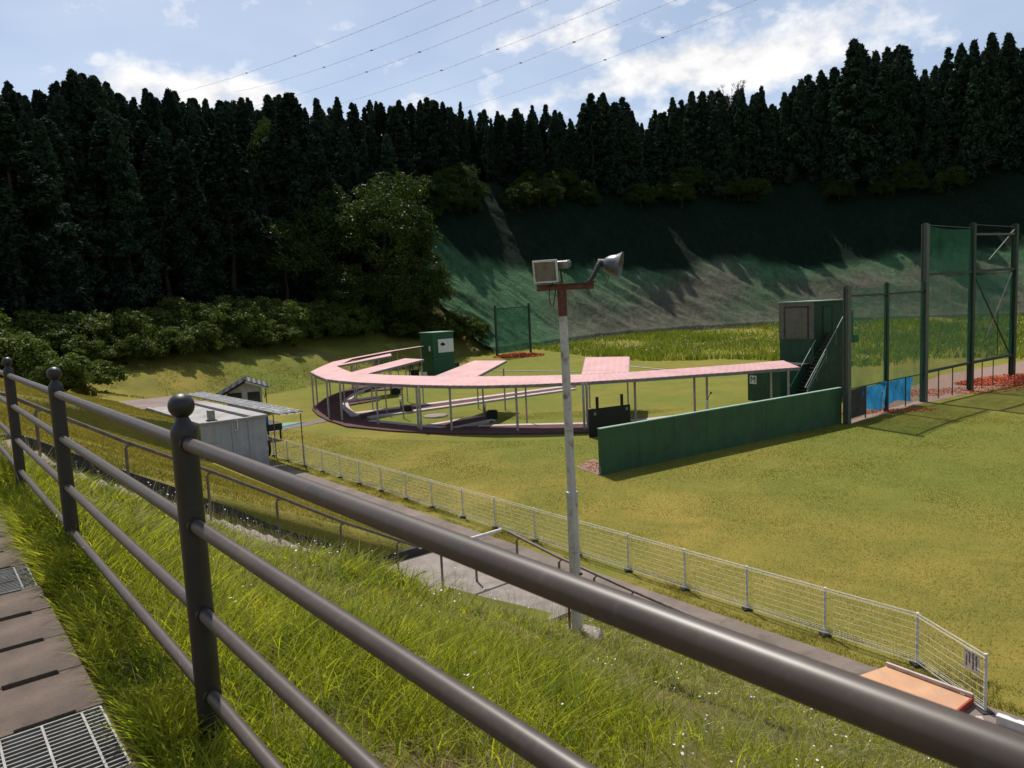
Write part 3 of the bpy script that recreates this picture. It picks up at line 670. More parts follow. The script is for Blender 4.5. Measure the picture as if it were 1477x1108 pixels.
def deck():
    w = MB()
    for i in range(len(GO)-1):
        w.prism([GO[i], GO[i+1], GI[i+1], GI[i]], -.1, .10)
    for a in ([(-10.8, 47.9), (-9.9, 45.9), (4.8, 56.24), (4.91, 58.2)], [(-5.13, 41.0), (-3.4, 39.8), (-1.2, 42.0), (-2.06, 43.9)], [(-12.6, 54.6), (-12.0, 52.6), (-10.13, 55.2), (-10.63, 57.11)], [(-12.9, 64.6), (-12.6, 61.97), (-9.37, 62.44), (-9.97, 64.91)]):
        w.prism(a, -.1, .096)
    tag(w.build('stand_floor', M['brick']), 'red brown walkway floor of the covered stand', None, None, 'structure')
    k = MB()
    def edge(a, b, wd=.34, z=.105):
        k.bar((a[0], a[1], z/2), (b[0], b[1], z/2), wd, z+.01)
    for i in range(len(GI)-1):
        if i in (8, 12): continue
        edge(GI[i], GI[i+1], .5, .112)
    edge((-10.5, 48.0), (4.91, 58.5), .75, .114); edge((-9.2, 45.9), (4.8, 56.3), .55, .116)
    edge((-5.0, 41.3), (-2.1, 43.9), .5, .118); edge((-3.3, 40.1), (-1.2, 42.3), .4, .12)
    edge((-12.6, 54.9), (-10.63, 57.11), .9, .122); edge((-12.4, 65.1), (-9.97, 64.91), .8, .12)
    tag(k.build('floor_kerb', M['kerbpink']), 'pale pinkish kerb edging of the stand floor', None, None, 'structure')
    w = MB(); w.lathe([(.0001, .10), (.75, .10), (.8, .06), (.82, -.05)], (-4.91, 45.37, 0), 8)
    tag(w.build('marker_slab', M['concrete']), 'round pale concrete slab lying in the lawn inside the curved stand', 'slab')
    for i, (p, q) in enumerate((((-2.8, 77.5), (6.3, 71.0)), ((12.0, 74.5), (15.6, 66.5)))):
        w = MB(); w.bar((*p, .03), (*q, .03), .22, .08)
        tag(w.build('kerb', M['kerbpink']), ('pale kerb line across the lawn behind the pink roof', 'pale kerb line running towards the weeds behind the stand')[i], 'kerb')
    # call boxes at the stations
    labs = ('black box with white capped microphone post beside the stand nearest the lamp pole', 'black box with white capped microphone post midway along the inner strip', 'small low box with post at the far left station')
    for i, (x, y) in enumerate(((-1.5, 43.1), (-7.2, 47.7), (-9.6, 58.6))):
        r = thing('trap_box', (x, y, .0), labs[i], 'equipment box', 'station equipment boxes')
        w = MB(); w.box(-.1, .55, -.25, .25, .08, .52); w.box(.0, .45, -.2, .2, .52, .56); w.build('case', M['black'], r, bevel=.01)
        w = MB(); w.tube([(-.2, 0, .05), (-.2, 0, .78)], .06, 10); w.build('post', M['galv'], r, smooth='auto')
        w = MB(); w.tube([(-.2, 0, .78), (-.2, 0, .95), (-.19, 0, 1.0)], [.09, .09, .05], 12); w.build('cap', M['white'], r, smooth='auto')
    r = thing('microphone_stand', (10.2, 38.0, 0), 'small white post with a black microphone above the green wall', 'microphone')
    w = MB(); w.tube([(0, 0, 0), (0, 0, 1.25)], .05, 10); w.build('post', M['white'], r, smooth='auto')
    w = MB(); w.tube([(.0, 0, 1.2), (.12, 0, 1.45), (.22, 0, 1.62)], .015, 8); w.tube([(.2, 0, 1.6), (.27, 0, 1.68)], .05, 10); w.build('microphone', M['black'], r)
deck()

def black_board():
    a = Vector((3.70, 35.6)); b = Vector((5.95, 36.75)); d = (b-a); L_ = d.length; ang = math.atan2(d.y, d.x)
    r = thing('score_board', (a.x, a.y, 0), 'black board hung on two dark stakes beside the end of the green wall', 'board', rz=ang)
    w = MB(); w.box(0, L_, -.02, .02, .26, 1.42); w.build('board', M['black'], r)
    for x in (.58, L_-.45):
        s = MB(); s.box(x-.07, x+.07, .03, .10, -.1, 1.98); s.build('stake', M['black'], r)
    for x, z in ((.38, 1.16), (L_-.22, 1.22)):
        s = MB(); s.box(x-.07, x+.07, -.032, -.022, z-.08, z+.08); s.build('plate', M['galv'], r)
    w = MB(); w.box(0, .62, -.018, .018, .0, .26); w.build('lower_flap', M['black'], r)
black_board()

# ------------------------------------------------------------------ long green wall
WA = Vector((3.29, 27.52)); WB = Vector((16.55, 36.30)); WD = (WB-WA).normalized(); WN = Vector((WD.y, -WD.x))   # WN faces the walkway
def wall():
    ang = math.atan2(WD.y, WD.x); ln = (WB-WA).length
    r = thing('green_wall', (WA.x, WA.y, 0), 'long dark green concrete wall with pale top edge on the lawn', 'wall', rz=ang)
    w = MB(); n = 8
    for i in range(n): w.box(ln*i/n+.006, ln*(i+1)/n-.006, 0, .16, -.2, 1.80)
    w.box(0, ln, .012, .15, -.2, 1.79); w.build('wall', M['greenwall'], r)
    w = MB(); w.box(-.01, ln+.0, -.012, .172, 1.80, 1.835); w.build('coping', M['greenlight'], r)
    w = MB(); w.box(-.03, .0, .02, .14, 0, .35); w.box(-.08, -.0, .03, .12, .0, .08); w.build('end_bracket', M['galv'], r)
wall()

# ------------------------------------------------------------------ right hand tower house with stair ("M" house)
TC = Vector((19.2, 46.0))
def tower():
    ang = math.atan2(WD.y, WD.x)
    r = thing('trap_tower', (TC.x, TC.y, 0), 'tall olive and green trap tower with outside stair behind the green wall', 'tower', rz=ang)
    # local x along the wall, local y away from camera (so -y faces the camera side)
    w = MB(); w.box(0, 3.5, 0, 2.5, 0, 3.75); w.build('lower_storey', M['greenpanel'], r)
    w = MB(); w.box(.0, 3.5, .0, 2.5, 3.75, 6.05)
    up = w.build('upper_storey', M['greenpanel'], r)
    w = MB(); w.box(-.03, -.0, -.02, 2.52, 3.72, 6.06); w.build('side_cladding', M['brownpanel'], up)
    w = MB(); w.box(-.055, -.03, .42, 2.05, 3.85, 5.72)
    w.build('side_door', M['brownpanel'], up)
    w = MB(); 
    for y in (.36, 2.07): w.box(-.075, -.03, y-.03, y+.05, 3.78, 5.80)
    w.box(-.075, -.03, .33, 2.12, 5.72, 5.80); w.build('door_frame', M['darkconc'], up)
    w = MB(); w.box(-.10, 3.55, -.10, 2.6, 6.06, 6.12); w.build('roof', M['greenlight'], r)
    w = MB(); w.box(1.0, 1.9, -.03, .0, 3.9, 5.7); w.build('door', M['housegreen'], up)
    w = MB(); w.box(.95, 1.0, -.05, .0, 3.9, 5.75); w.box(1.9, 1.95, -.05, .0, 3.9, 5.75); w.box(.95, 1.95, -.05, .0, 5.7, 5.76); w.build('door_frame', M['darkconc'], up)
    # stair, rising along +x in front of the long face
    s = MB(); x0, x1, zt = -2.6, 1.45, 4.2
    n = 20
    for y in (-1.05, -.12):
        s.add([(x0, y, 0), (x0+.5, y, 0), (x0, y+.05, 0), (x0+.5, y+.05, 0), (x1, y, zt-.1), (x1, y, zt-.6), (x1, y+.05, zt-.1), (x1, y+.05, zt-.6)],
              [(0, 1, 5, 4), (2, 6, 7, 3), (0, 4, 6, 2), (1, 3, 7, 5), (0, 2, 3, 1), (4, 5, 7, 6)])
    st = s.build('stair_stringers', M['greenpanel'], r)
    t = MB()
    for i in range(n): xx = x0+(x1-x0)*(i+.5)/n; z = zt*(i+.5)/n-.05; t.box(xx-.14, xx+.14, -1.0, -.12, z-.02, z+.02)
    t.build('treads', M['darkconc'], st)
    zl = lambda xx: zt*(xx-x0)/(x1-x0)
    p = MB(); q0 = [(x0+.3, 0), (x1+.15, 0), (x1+.15, zt+.9), (x1+.0, zt+.9), (x0+.3, .9)]
    p.add([(a_, -1.12, b_) for a_, b_ in q0]+[(a_, -1.07, b_) for a_, b_ in q0], [(0, 1, 2, 3, 4), (9, 8, 7, 6, 5)]+[(k, (k+1) % 5, 5+(k+1) % 5, 5+k) for k in range(5)])
    p.build('stair_side_panel', M['housegreen'] if False else M['greenpanel'], r)
    h = MB()
    h.bar((x0, -1.14, .95), (x1+.1, -1.14, zt+1.05), .035); h.bar((x0, -.12, .95), (x0+2.6, -.12, .95+2.6*1.04), .035); h.bar((x0+.25, -1.14, .70), (x0+2.2, -1.14, .70+1.95*1.04), .03)
    for i in range(4): xx = x0+.2+i*1.0; h.bar((xx, -1.14, zt*(xx-x0)/(x1-x0)), (xx, -1.14, zt*(xx-x0)/(x1-x0)+.98), .025)
    h.build('handrails', M['greenlight'], st)
    b = MB(); b.box(3.5, 4.55, .1, 1.4, 3.35, 5.35); b.build('side_booth', M['housegreen'], r)
    b = MB(); b.box(4.56, 5.0, -.0, 1.3, 3.2, 3.7); b.build('booth_ledge', M['greenpanel'], r)
tower()
def m_house():
    ang = math.atan2(WD.y, WD.x); S = TC-WD*3.42
    r = thing('low_trap_house', (S.x, S.y, 0), 'low dark green trap house marked with a white M sign', 'trap house', rz=ang)
    w = MB(); w.box(0, 3.35, 0, 2.4, 0, 2.16); w.build('walls', M['greenpanel'], r)
    w = MB(); w.box(-.08, 3.36, -.08, 2.5, 2.16, 2.22); w.build('roof', M['darkconc'], r)
    w = MB(); w.box(-.03, 0, 1.72, 2.22, 1.08, 1.60); pl = w.build('sign_panel', M['white'], r)
    cu = bpy.data.curves.new('letter_m', 'FONT'); cu.body = 'M'; cu.size = .54; cu.extrude = .006; cu.align_x = 'CENTER'; cu.align_y = 'CENTER'
    o = bpy.data.objects.new('letter_tmp', cu); COL.objects.link(o)
    dg = bpy.context.evaluated_depsgraph_get(); me = bpy.data.meshes.new_from_object(o.evaluated_get(dg)); bpy.data.objects.remove(o)
    me.materials.clear(); me.materials.append(M['ink'])
    lo = link(me, 'letter', pl); lo.location = (-.04, 1.97, 1.34); lo.rotation_euler = (math.pi/2, 0, -math.pi/2)
    w = MB(); w.box(.8, 1.7, -.06, 0, .1, 1.9); w.build('door', M['housegreen'], r)
m_house()

# ------------------------------------------------------------------ left hand high house
def high_house():
    K = Vector((-8.0, 75.5)); d = Vector((.75, .66)).normalized(); ang = math.atan2(d.y, d.x)
    r = thing('high_trap_house', (K.x, K.y, 0), 'green high trap house with white hatch panel beyond the pink roof', 'trap house', rz=ang)
    w = MB(); w.box(0, 2.7, 0, 2.3, 0, 4.35); w.build('walls', M['housegreen'], r)
    w = MB(); w.box(-.06, 2.76, -.06, 2.36, 4.35, 4.42); w.build('roof', M['greenlight'], r)
    w = MB(); w.box(.65, 2.62, -.05, 0, 2.25, 3.65); hp = w.build('hatch_panel', M['white'], r)
    w = MB(); n = 9; random.seed(2)
    w.add([(1.22+.32*math.cos(2*math.pi*k/n)*random.uniform(.75, 1.1), -.056, 3.12+.17*math.sin(2*math.pi*k/n)*random.uniform(.8, 1.2)) for k in range(n)], [tuple(range(n))])
    w.build('hatch_opening', M['black'], hp)
    w = MB(); w.box(-.04, 0, .45, .75, 2.45, 3.0); w.build('meter_box', M['white'], r, bevel=.01)
    w = MB(); w.box(2.7, 3.6, .4, 1.6, 0, 1.0); w.build('annex', M['darkconc'], r)
    # gear propped against its near side
    g = thing('gear_rack', (-10.3, 72.6, 0), 'dark equipment rack and stool standing in front of the high house', 'rack')
    w = MB()
    for x in (0, .9): w.bar((x, 0, 0), (x+.3, .3, 1.7), .07); w.bar((x+.6, .0, 0), (x+.3, .3, 1.7), .07)
    w.bar((.3, .3, 1.6), (1.2, .3, 1.6), .12); w.box(.2, 1.0, 0, .5, .2, .8); w.build('frame', M['black'], g)
    w = MB(); w.box(1.35, 1.8, 0, .4, 0, .55); w.build('crate', M['white'], g)
high_house()

# ------------------------------------------------------------------ net frames
def steel(r, a, b, wd, mat, name, dp=None):
    w = MB(); w.bar(a, b, wd, dp, up=(WD.x, WD.y, 0) if abs(a[2]-b[2]) > 1 else (0, 0, 1)); return w.build(name, mat, r)
def net_fence():
    r = thing('net_fence', (16.68, 36.0, 0), 'tall green steel frame hung with green safety nets right of the wall', 'net fence')
    P = [(16.68, 36.0, 6.85), (20.28, 39.18, 6.95), (23.90, 41.95, 10.2), (28.89, 45.57, 10.4), (33.81, 48.89, 10.5)]
    b = (16.68, 36.0)
    def lc(i, z, t=None, j=None):
        p = P[i]; 
        if j is not None: q = P[j]; return (p[0]+(q[0]-p[0])*t-b[0], p[1]+(q[1]-p[1])*t-b[1], z)
        return (p[0]-b[0], p[1]-b[1], z)
    for i, (wd, m) in enumerate(((.26, 'steelpale'), (.17, 'steelgreen'), (.30, 'steelpale'), (.28, 'steelgreen'), (.30, 'steelgreen'))):
        po = MB(); z = P[i][2]; x, y, _ = lc(i, 0); t = .03
        # H section post: two flanges and a web, aligned with the frame
        for s in (-1, 1): po.bar((x+WN.x*s*wd/2, y+WN.y*s*wd/2, -.3), (x+WN.x*s*wd/2, y+WN.y*s*wd/2, z), wd, t, up=(WN.x, WN.y, 0))
        po.bar((x, y, -.3), (x, y, z-.003), t, wd-t, up=(WN.x, WN.y, 0))
        p_ = po.build('post', M[m], r)
        c = MB(); c.bar((x, y, z), (x, y, z+.06), wd*.6); c.build('cap', M[m], p_)
    beam = lambda i, za, j, zb, wd=.12, n='beam', m='steelgreen': steel(r, lc(i, za), lc(j, zb), wd, M[m], n)
    beam(0, 6.38, 1, 6.38, .10); beam(1, 6.38, 2, 6.43, .10)
    beam(2, 7.36, 3, 7.47, .16); beam(3, 7.47, 4, 7.58, .18)
    beam(2, 1.73, 3, 1.79, .15); beam(3, 1.79, 4, 1.84, .17)
    beam(3, 9.76, 4, 9.88, .12, m='steelpale')
    beam(0, 1.74, 1, 1.68, .05); beam(1, 1.68, 2, 1.66, .05)
    for i, z in ((0, 6.85), (1, 6.9), (2, 10.15), (3, 10.35)): beam(i, z, i+1, z, .022, 'wire', 'cable')
    steel(r, lc(3, 7.3, .04, 4), lc(3, 1.95, .93, 4), .07, M['steelgreen'], 'brace'); steel(r, lc(3, 7.4, .95, 4), lc(3, 3.2, .35, 4), .07, M['steelpale'], 'brace')
    steel(r, lc(4, 10.2), lc(3, 8.2, .38, 4), .06, M['steelpale'], 'brace'); steel(r, lc(4, 10.2), lc(3, 9.8, .86, 4), .09, M['steelpale'], 'brace')
    steel(r, lc(3, .9, .07, 4), lc(3, 7.4, .06, 4), .05, M['steelgreen'], 'strut')
    for i, t, zt in ((2, .30, 1.74), (2, .60, 1.76), (3, .27, 1.8), (3, .53, 1.82), (0, .45, 1.7), (1, .5, 1.67)):
        steel(r, lc(i, -.1, t, i+1), lc(i, zt, t, i+1), .045, M['steelgreen'], 'strut')
    steel(r, lc(3, 2.0, .62, 4), lc(3, 5.0, .62, 4), .04, M['steelgreen'], 'strut')
    def sheet(i, j, z0, z1, m, name='net', sag=.12, o=.0):
        A = Vector(lc(i, 0)); B = Vector(lc(j, 0)); n = 20; k = 14; vs = []; fs = []
        for a in range(n+1):
            for c in range(k+1):
                t = a/n; s = c/k; p = A.lerp(B, t)
                bulge = sag*math.sin(math.pi*t)*math.sin(math.pi*s)+.05*math.sin(t*19+s*5)*math.sin(s*9+i)
                top = z1-.12*math.sin(math.pi*t)
                vs.append((p.x+WN.x*(bulge*-1+o), p.y+WN.y*(bulge*-1+o), z0+(top-z0)*s))
        for a in range(n):
            for c in range(k): fs.append((a*(k+1)+c, (a+1)*(k+1)+c, (a+1)*(k+1)+c+1, a*(k+1)+c+1))
        w = MB(); w.add(vs, fs); return w.build(name, m, r, smooth=True)
    sheet(0, 1, .15, 6.85, M['net']); sheet(1, 2, .15, 6.9, M['net']); sheet(2, 3, 1.8, 10.1, M['net']); sheet(3, 4, 1.9, 7.5, M['netdense'])
    # low dark sheet and net at the foot
    sheet(2, 3, .0, 1.75, net_mat('thin_net', (.06, .05, .04), .22), 'foot_net', .05)
net_fence()
def blue_sheet():
    a = Vector((17.3, 36.75)); b = Vector((22.75, 41.35)); 
    r = thing('blue_sheet', (a.x, a.y, 0), 'crumpled bright blue tarpaulin hung low on the net fence', 'tarpaulin')
    n = 60; k = 16; vs = []; fs = []
    for i in range(n+1):
        for j in range(k+1):
            t = i/n; s = j/k; p = a.lerp(b, t)-a
            off = .025*math.sin(t*37+2*math.sin(s*4))+.04*math.sin(t*13+s*5)+.008*math.sin(t*71+s*11)
            z0 = .38+.12*math.sin(t*11)-.05*t; z1 = 1.66+.05*math.sin(t*17)
            vs.append((p.x-WN.x*off+.1*WN.x, p.y-WN.y*off+.1*WN.y, z0+(z1-z0)*s))
    for i in range(n):
        for j in range(k):
            if .455 < i/n < .475: continue
            fs.append((i*(k+1)+j, (i+1)*(k+1)+j, (i+1)*(k+1)+j+1, i*(k+1)+j+1))
    w = MB(); w.add(vs, fs); w.build('sheet', M['blue'], r, smooth=True)
    d = MB(); p0 = Vector((16.75, 36.2))-a; p1 = Vector((18.3, 37.6))-a
    d.bar((p0.x+.13*WN.x, p0.y+.13*WN.y, .95), (p1.x+.13*WN.x, p1.y+.13*WN.y, .95), .02, 1.45); d.build('dark_end_sheet', M['darkconc'], r)
blue_sheet()
def small_net():
    a = (-1.70, 92.0); b = (2.65, 95.0); za = hh(*a); zb = hh(*b)
    r = thing('small_net_frame', (a[0], a[1], za), 'dark net stretched between two posts in front of the green bank', 'net frame')
    for p, zt, z in ((a, 6.9, za), (b, 7.05, zb)):
        w = MB(); w.bar((p[0]-a[0], p[1]-a[1], -.4), (p[0]-a[0], p[1]-a[1], zt-za), .22); w.build('post', M['steelgreen'], r)
    w = MB(); w.bar((0, 0, 6.5-za), (b[0]-a[0], b[1]-a[1], 6.6-za), .14); w.build('beam', M['steelgreen'], r)
    n = 16; vs = []; fs = []
    for i in range(n+1):
        for j in range(11):
            t = i/n; s = j/10; vs.append(((b[0]-a[0])*t, (b[1]-a[1])*t-.15*math.sin(t*16+s*3)*.6, .4+(6.05-za)*s))
    for i in range(n):
        for j in range(10): fs.append((i*11+j, (i+1)*11+j, (i+1)*11+j+1, i*11+j+1))
    w = MB(); w.add(vs, fs); w.build('net', M['netdense'], r, smooth=True)
small_net()

# ------------------------------------------------------------------ block building with awning, hut, tank
def block_building():
    b = W(8.95, 31.2, 0)
    r = thing('block_building', b, 'flat roofed grey block building at the foot of the slope', 'building', rz=AZ)
    w = MB(); w.box(0, 2.75, 0, 13.0, -.2, 2.34); w.build('walls', M['block'], r)
    w = MB(); w.box(-.02, 2.80, -.05, 8.6, 2.34, 2.40); rf = w.build('roof', M['roofslab'], r)
    w = MB(); w.box(-.3, 2.9, 8.6, 14.2, 2.34, 2.385); w.build('rear_roof', M['brownslab'], r)
    w = MB(); w.box(2.15, 2.80, -.08, 8.6, 2.401, 2.47); w.box(-.05, .12, -.08, 8.6, 2.401, 2.46); w.box(.12, 2.15, -.08, .12, 2.401, 2.452); w.build('parapet', M['roofslab'], rf)
    w = MB(); w.box(2.0, 2.06, .12, 8.6, 2.401, 2.43); w.build('joint_strip', M['darkconc'], rf)
    w = MB(); w.box(.55, .80, .55, .85, 2.40, 2.86); w.build('vent_box', M['galv'], rf, bevel=.01)
    w = MB(); w.box(.50, .88, .5, .9, 2.40, 2.44); w.build('vent_base', M['darkconc'], rf)
    w = MB(); w.tube([(1.45, -.06, 2.43), (1.50, -.06, 2.34), (1.50, -.06, 1.98), (1.35, -.06, 1.96)], .025, 8); w.build('pipe', M['white'], r)
    w = MB()
    for x in (1.25, 1.95): w.box(x, x+.05, -.035, 0, -.1, 2.3)
    w.build('wall_ribs', M['block'], r)
    # hose reel on the walkway side
    h = MB(); n = 24; q = Matrix.Rotation(math.pi/2, 3, 'Y')
    for k in range(n):
        pass
    h.tube([(2.86, .35+.26*math.cos(2*math.pi*k/n), .95+.36*math.sin(2*math.pi*k/n)) for k in range(n+1)], .06, 10); h.build('hose', M['black'], r, smooth=True)
    # awning
    a = thing('awning', W(12.1, 30.6, 0), 'worn translucent awning with pale battens beside the block building', 'awning', rz=AZ)
    sheet = MB(); v1 = 14.6; n = 92
    vs = []; fs = []
    for i in range(n+1):
        y = v1*i/n; o = .03*(i % 2)
        vs += [(0, y, 2.42+o), (1.05, y, 2.40+o)]
    for i in range(n):
        if random.random() < .93: fs.append((2*i, 2*i+2, 2*i+3, 2*i+1))
    sheet.add(vs, fs); sheet.build('sheeting', surf('old_sheeting', (.20, .165, .15), (.38, .34, .32), 14, .6, 0, .3, 30, (.10, .08, .06), 4, .4, .8), a)
    f = MB()
    for x in (0, .35, .70, 1.05): f.bar((x, 0, 2.47), (x, v1, 2.47), .045, .05)
    f.build('purlins', M['galv'], a)
    f = MB(); rr = random.Random(8)
    for i in range(46):
        y = .15+i*.3; j = rr.uniform(-.05, .05); f.bar((0, y+j, 2.507), (1.05, y-j, 2.505), .05, .02)
        if i % 2 == 0: f.bar((rr.uniform(0, .5), y+.1, 2.525), (rr.uniform(.6, 1.05), y+.3, 2.52), .07, .015)
    f.build('battens', M['white'], a)
    for y in (.1, 3.3, 6.8, 10.3, 13.6):
        p = MB(); p.tube([(.98, y, -.1), (.98, y, 2.40)], .026, 10); p.build('post', M['oldrail'], a)
block_building()
def tank():
    x, y = -14.2, 39.4
    r = thing('blue_tank', (x, y, 0), 'blue tank on a dark stand under the awning end', 'tank', rz=AZ)
    w = MB(); w.box(-.45, .55, -.8, .8, .95, 1.42); w.build('tank', M['bluetank'], r, bevel=.05)
    w = MB(); w.box(-.6, 1.2, -1.0, 1.0, .55, .94); w.build('dark_cover', M['black'], r, bevel=.04)
    for sx in (-.5, 1.1):
        for sy in (-.9, .9): w = MB(); w.bar((sx, sy, 0), (sx, sy, .549), .08); w.build('leg', M['darkmetal'], r)
tank()
def hut():
    ang = math.radians(20)
    r = thing('tiled_hut', (-19.9, 50.4, -.1), 'small plastered hut with dark tiled roof beyond the block building', 'hut', rz=ang)
    z0 = 0
    w = MB(); q = [(0, 0), (2.35, 0), (2.35, 1.98), (1.32, 2.38), (0, 1.70)]
    w.add([(a_, 0, b_) for a_, b_ in q]+[(a_, 3, b_) for a_, b_ in q], [(0, 1, 2, 3, 4), (9, 8, 7, 6, 5)]+[(k, (k+1) % 5, 5+(k+1) % 5, 5+k) for k in range(5)])
    w.build('walls', M['hutwall'], r)
    rf = MB()
    # two slopes, ridge along y (away from camera)
    def slope(x0, z0_, x1, z1, name):
        m = MB(); nrib = 13; n = nrib*4; vs = []; fs = []
        y0, y1 = -.45, 3.4
        rows = 9
        for i in range(n+1):
            y = y0+(y1-y0)*i/n
            for j in range(rows+1):
                t = j/rows; o = .035*max(0, math.cos(i/4*2*math.pi))+.02*((j*1.0) % 2 == 0)
                vs.append((x0+(x1-x0)*t, y, z0_+(z1-z0_)*t+o))
        for i in range(n):
            for j in range(rows): a_ = i*(rows+1)+j; fs.append((a_, a_+rows+1, a_+rows+2, a_+1))
        m.add(vs, fs)
        m.add([(x0, y0, z0_-.05), (x1, y0, z1-.05), (x1, y1, z1-.05), (x0, y1, z0_-.05)], [(0, 1, 2, 3)])
        return m
    rr = slope(1.30, 2.50, 2.85, 1.92, '').build('roof', M['tile'], r)
    slope(1.30, 2.50, -.75, 1.38, '').build('roof', M['tile'], r)
    m = MB(); m.tube([(1.30, -.5, 2.54), (1.30, 3.45, 2.54)], .075, 10); m.build('ridge', M['tile'], rr, smooth='auto')
    m = MB(); m.bar((1.3, -.47, 2.43), (2.85, -.47, 1.84), .03, .12); m.build('bargeboard', M['hutwall'], rr)
    m = MB(); m.bar((1.3, -.47, 2.43), (-.75, -.47, 1.30), .03, .10); m.build('bargeboard', M['black'], rr)
    for x0, x1, zz0, zz1 in ((.15, .95, 1.15, 1.62), (1.45, 2.15, .95, 1.60)):
        f = MB(); f.box(x0-.05, x1+.05, -.05, 0, zz0-.05, zz1+.05); wf = f.build('window_frame', M['black'], r)
        g = MB(); g.box(x0, x1, -.06, -.05, zz0, zz1); g.build('pane', M['window'], wf)
    m = MB(); m.tube([(2.62, .1, 0), (2.62, .1, 1.9)], .03, 8); m.tube([(2.5, -.35, 1.2), (2.62, .1, 1.55)], .03, 8); m.build('downpipe', M['black'], r)
hut()

# ------------------------------------------------------------------ gravel, clay shards, orange net heap
def gravel():
    P = [(16.9, 36.1), (23.49, 41.3), (28.73, 44.9), (34.2, 48.0), (44, 55.5), (44, 62), (32.34, 54.5), (25.53, 47.2), (19.5, 41.0)]
    w = MB(); w.prism(P, -.1, .014); tag(w.build('gravel_strip', M['gravel']), 'strip of gravel and broken clay behind the net fence', None, None, 'structure')
    w = MB(); w.prism([(2.45, 29.2), (3.3, 30.6), (3.9, 29.2), (3.3, 27.4), (2.9, 28.2)], -.1, .010); tag(w.build('dirt_patch', M['gravel']), 'bare reddish dirt at the wall end', None, None, 'structure')
gravel()
def shards(name, label, cx, cy, rx, ry, n, h, size, mat, z0=None, kind='stuff'):
    a = RNG.random(n)*2*np.pi; rr = np.sqrt(RNG.random(n)); X = cx+rx*rr*np.cos(a); Y = cy+ry*rr*np.sin(a)
    Zb = height(X, Y) if z0 is None else np.full(n, z0)
    Z = Zb+(1-rr**2)*h*RNG.random(n)+.03
    V = np.stack([X, Y, Z], -1); d = RNG.normal(size=(n, 3, 3))*size; d[:, :, 2] *= .6
    vs = (V[:, None, :]+d).reshape(-1, 3); me = np_mesh(name, vs, np.arange(n*3).reshape(-1, 3), mat)
    o = link(me, name); tag(o, label, None, None, kind); return o
shards('clay_fragments', 'heap of broken orange clay targets and net by the net fence', 34.5, 48.6, 4.6, 2.1, 9000, .55, .055, M['clay'])
shards('clay_fragments', 'scatter of orange clay fragments along the gravel strip', 27, 45.6, 6.5, 1.6, 2200, .05, .05, M['clay'])
shards('clay_fragments', 'scatter of orange clay fragments below the blue tarpaulin', 20, 39.2, 3.2, .7, 900, .05, .05, M['clay'])
shards('clay_fragments', 'orange clay fragments below the small net frame', 1.0, 91.5, 3.2, 1.6, 2500, .35, .12, M['clay'])
shards('clay_fragments', 'few orange fragments in the dirt at the wall end', 3.1, 29.1, .5, 1.1, 260, .03, .03, M['clay'])

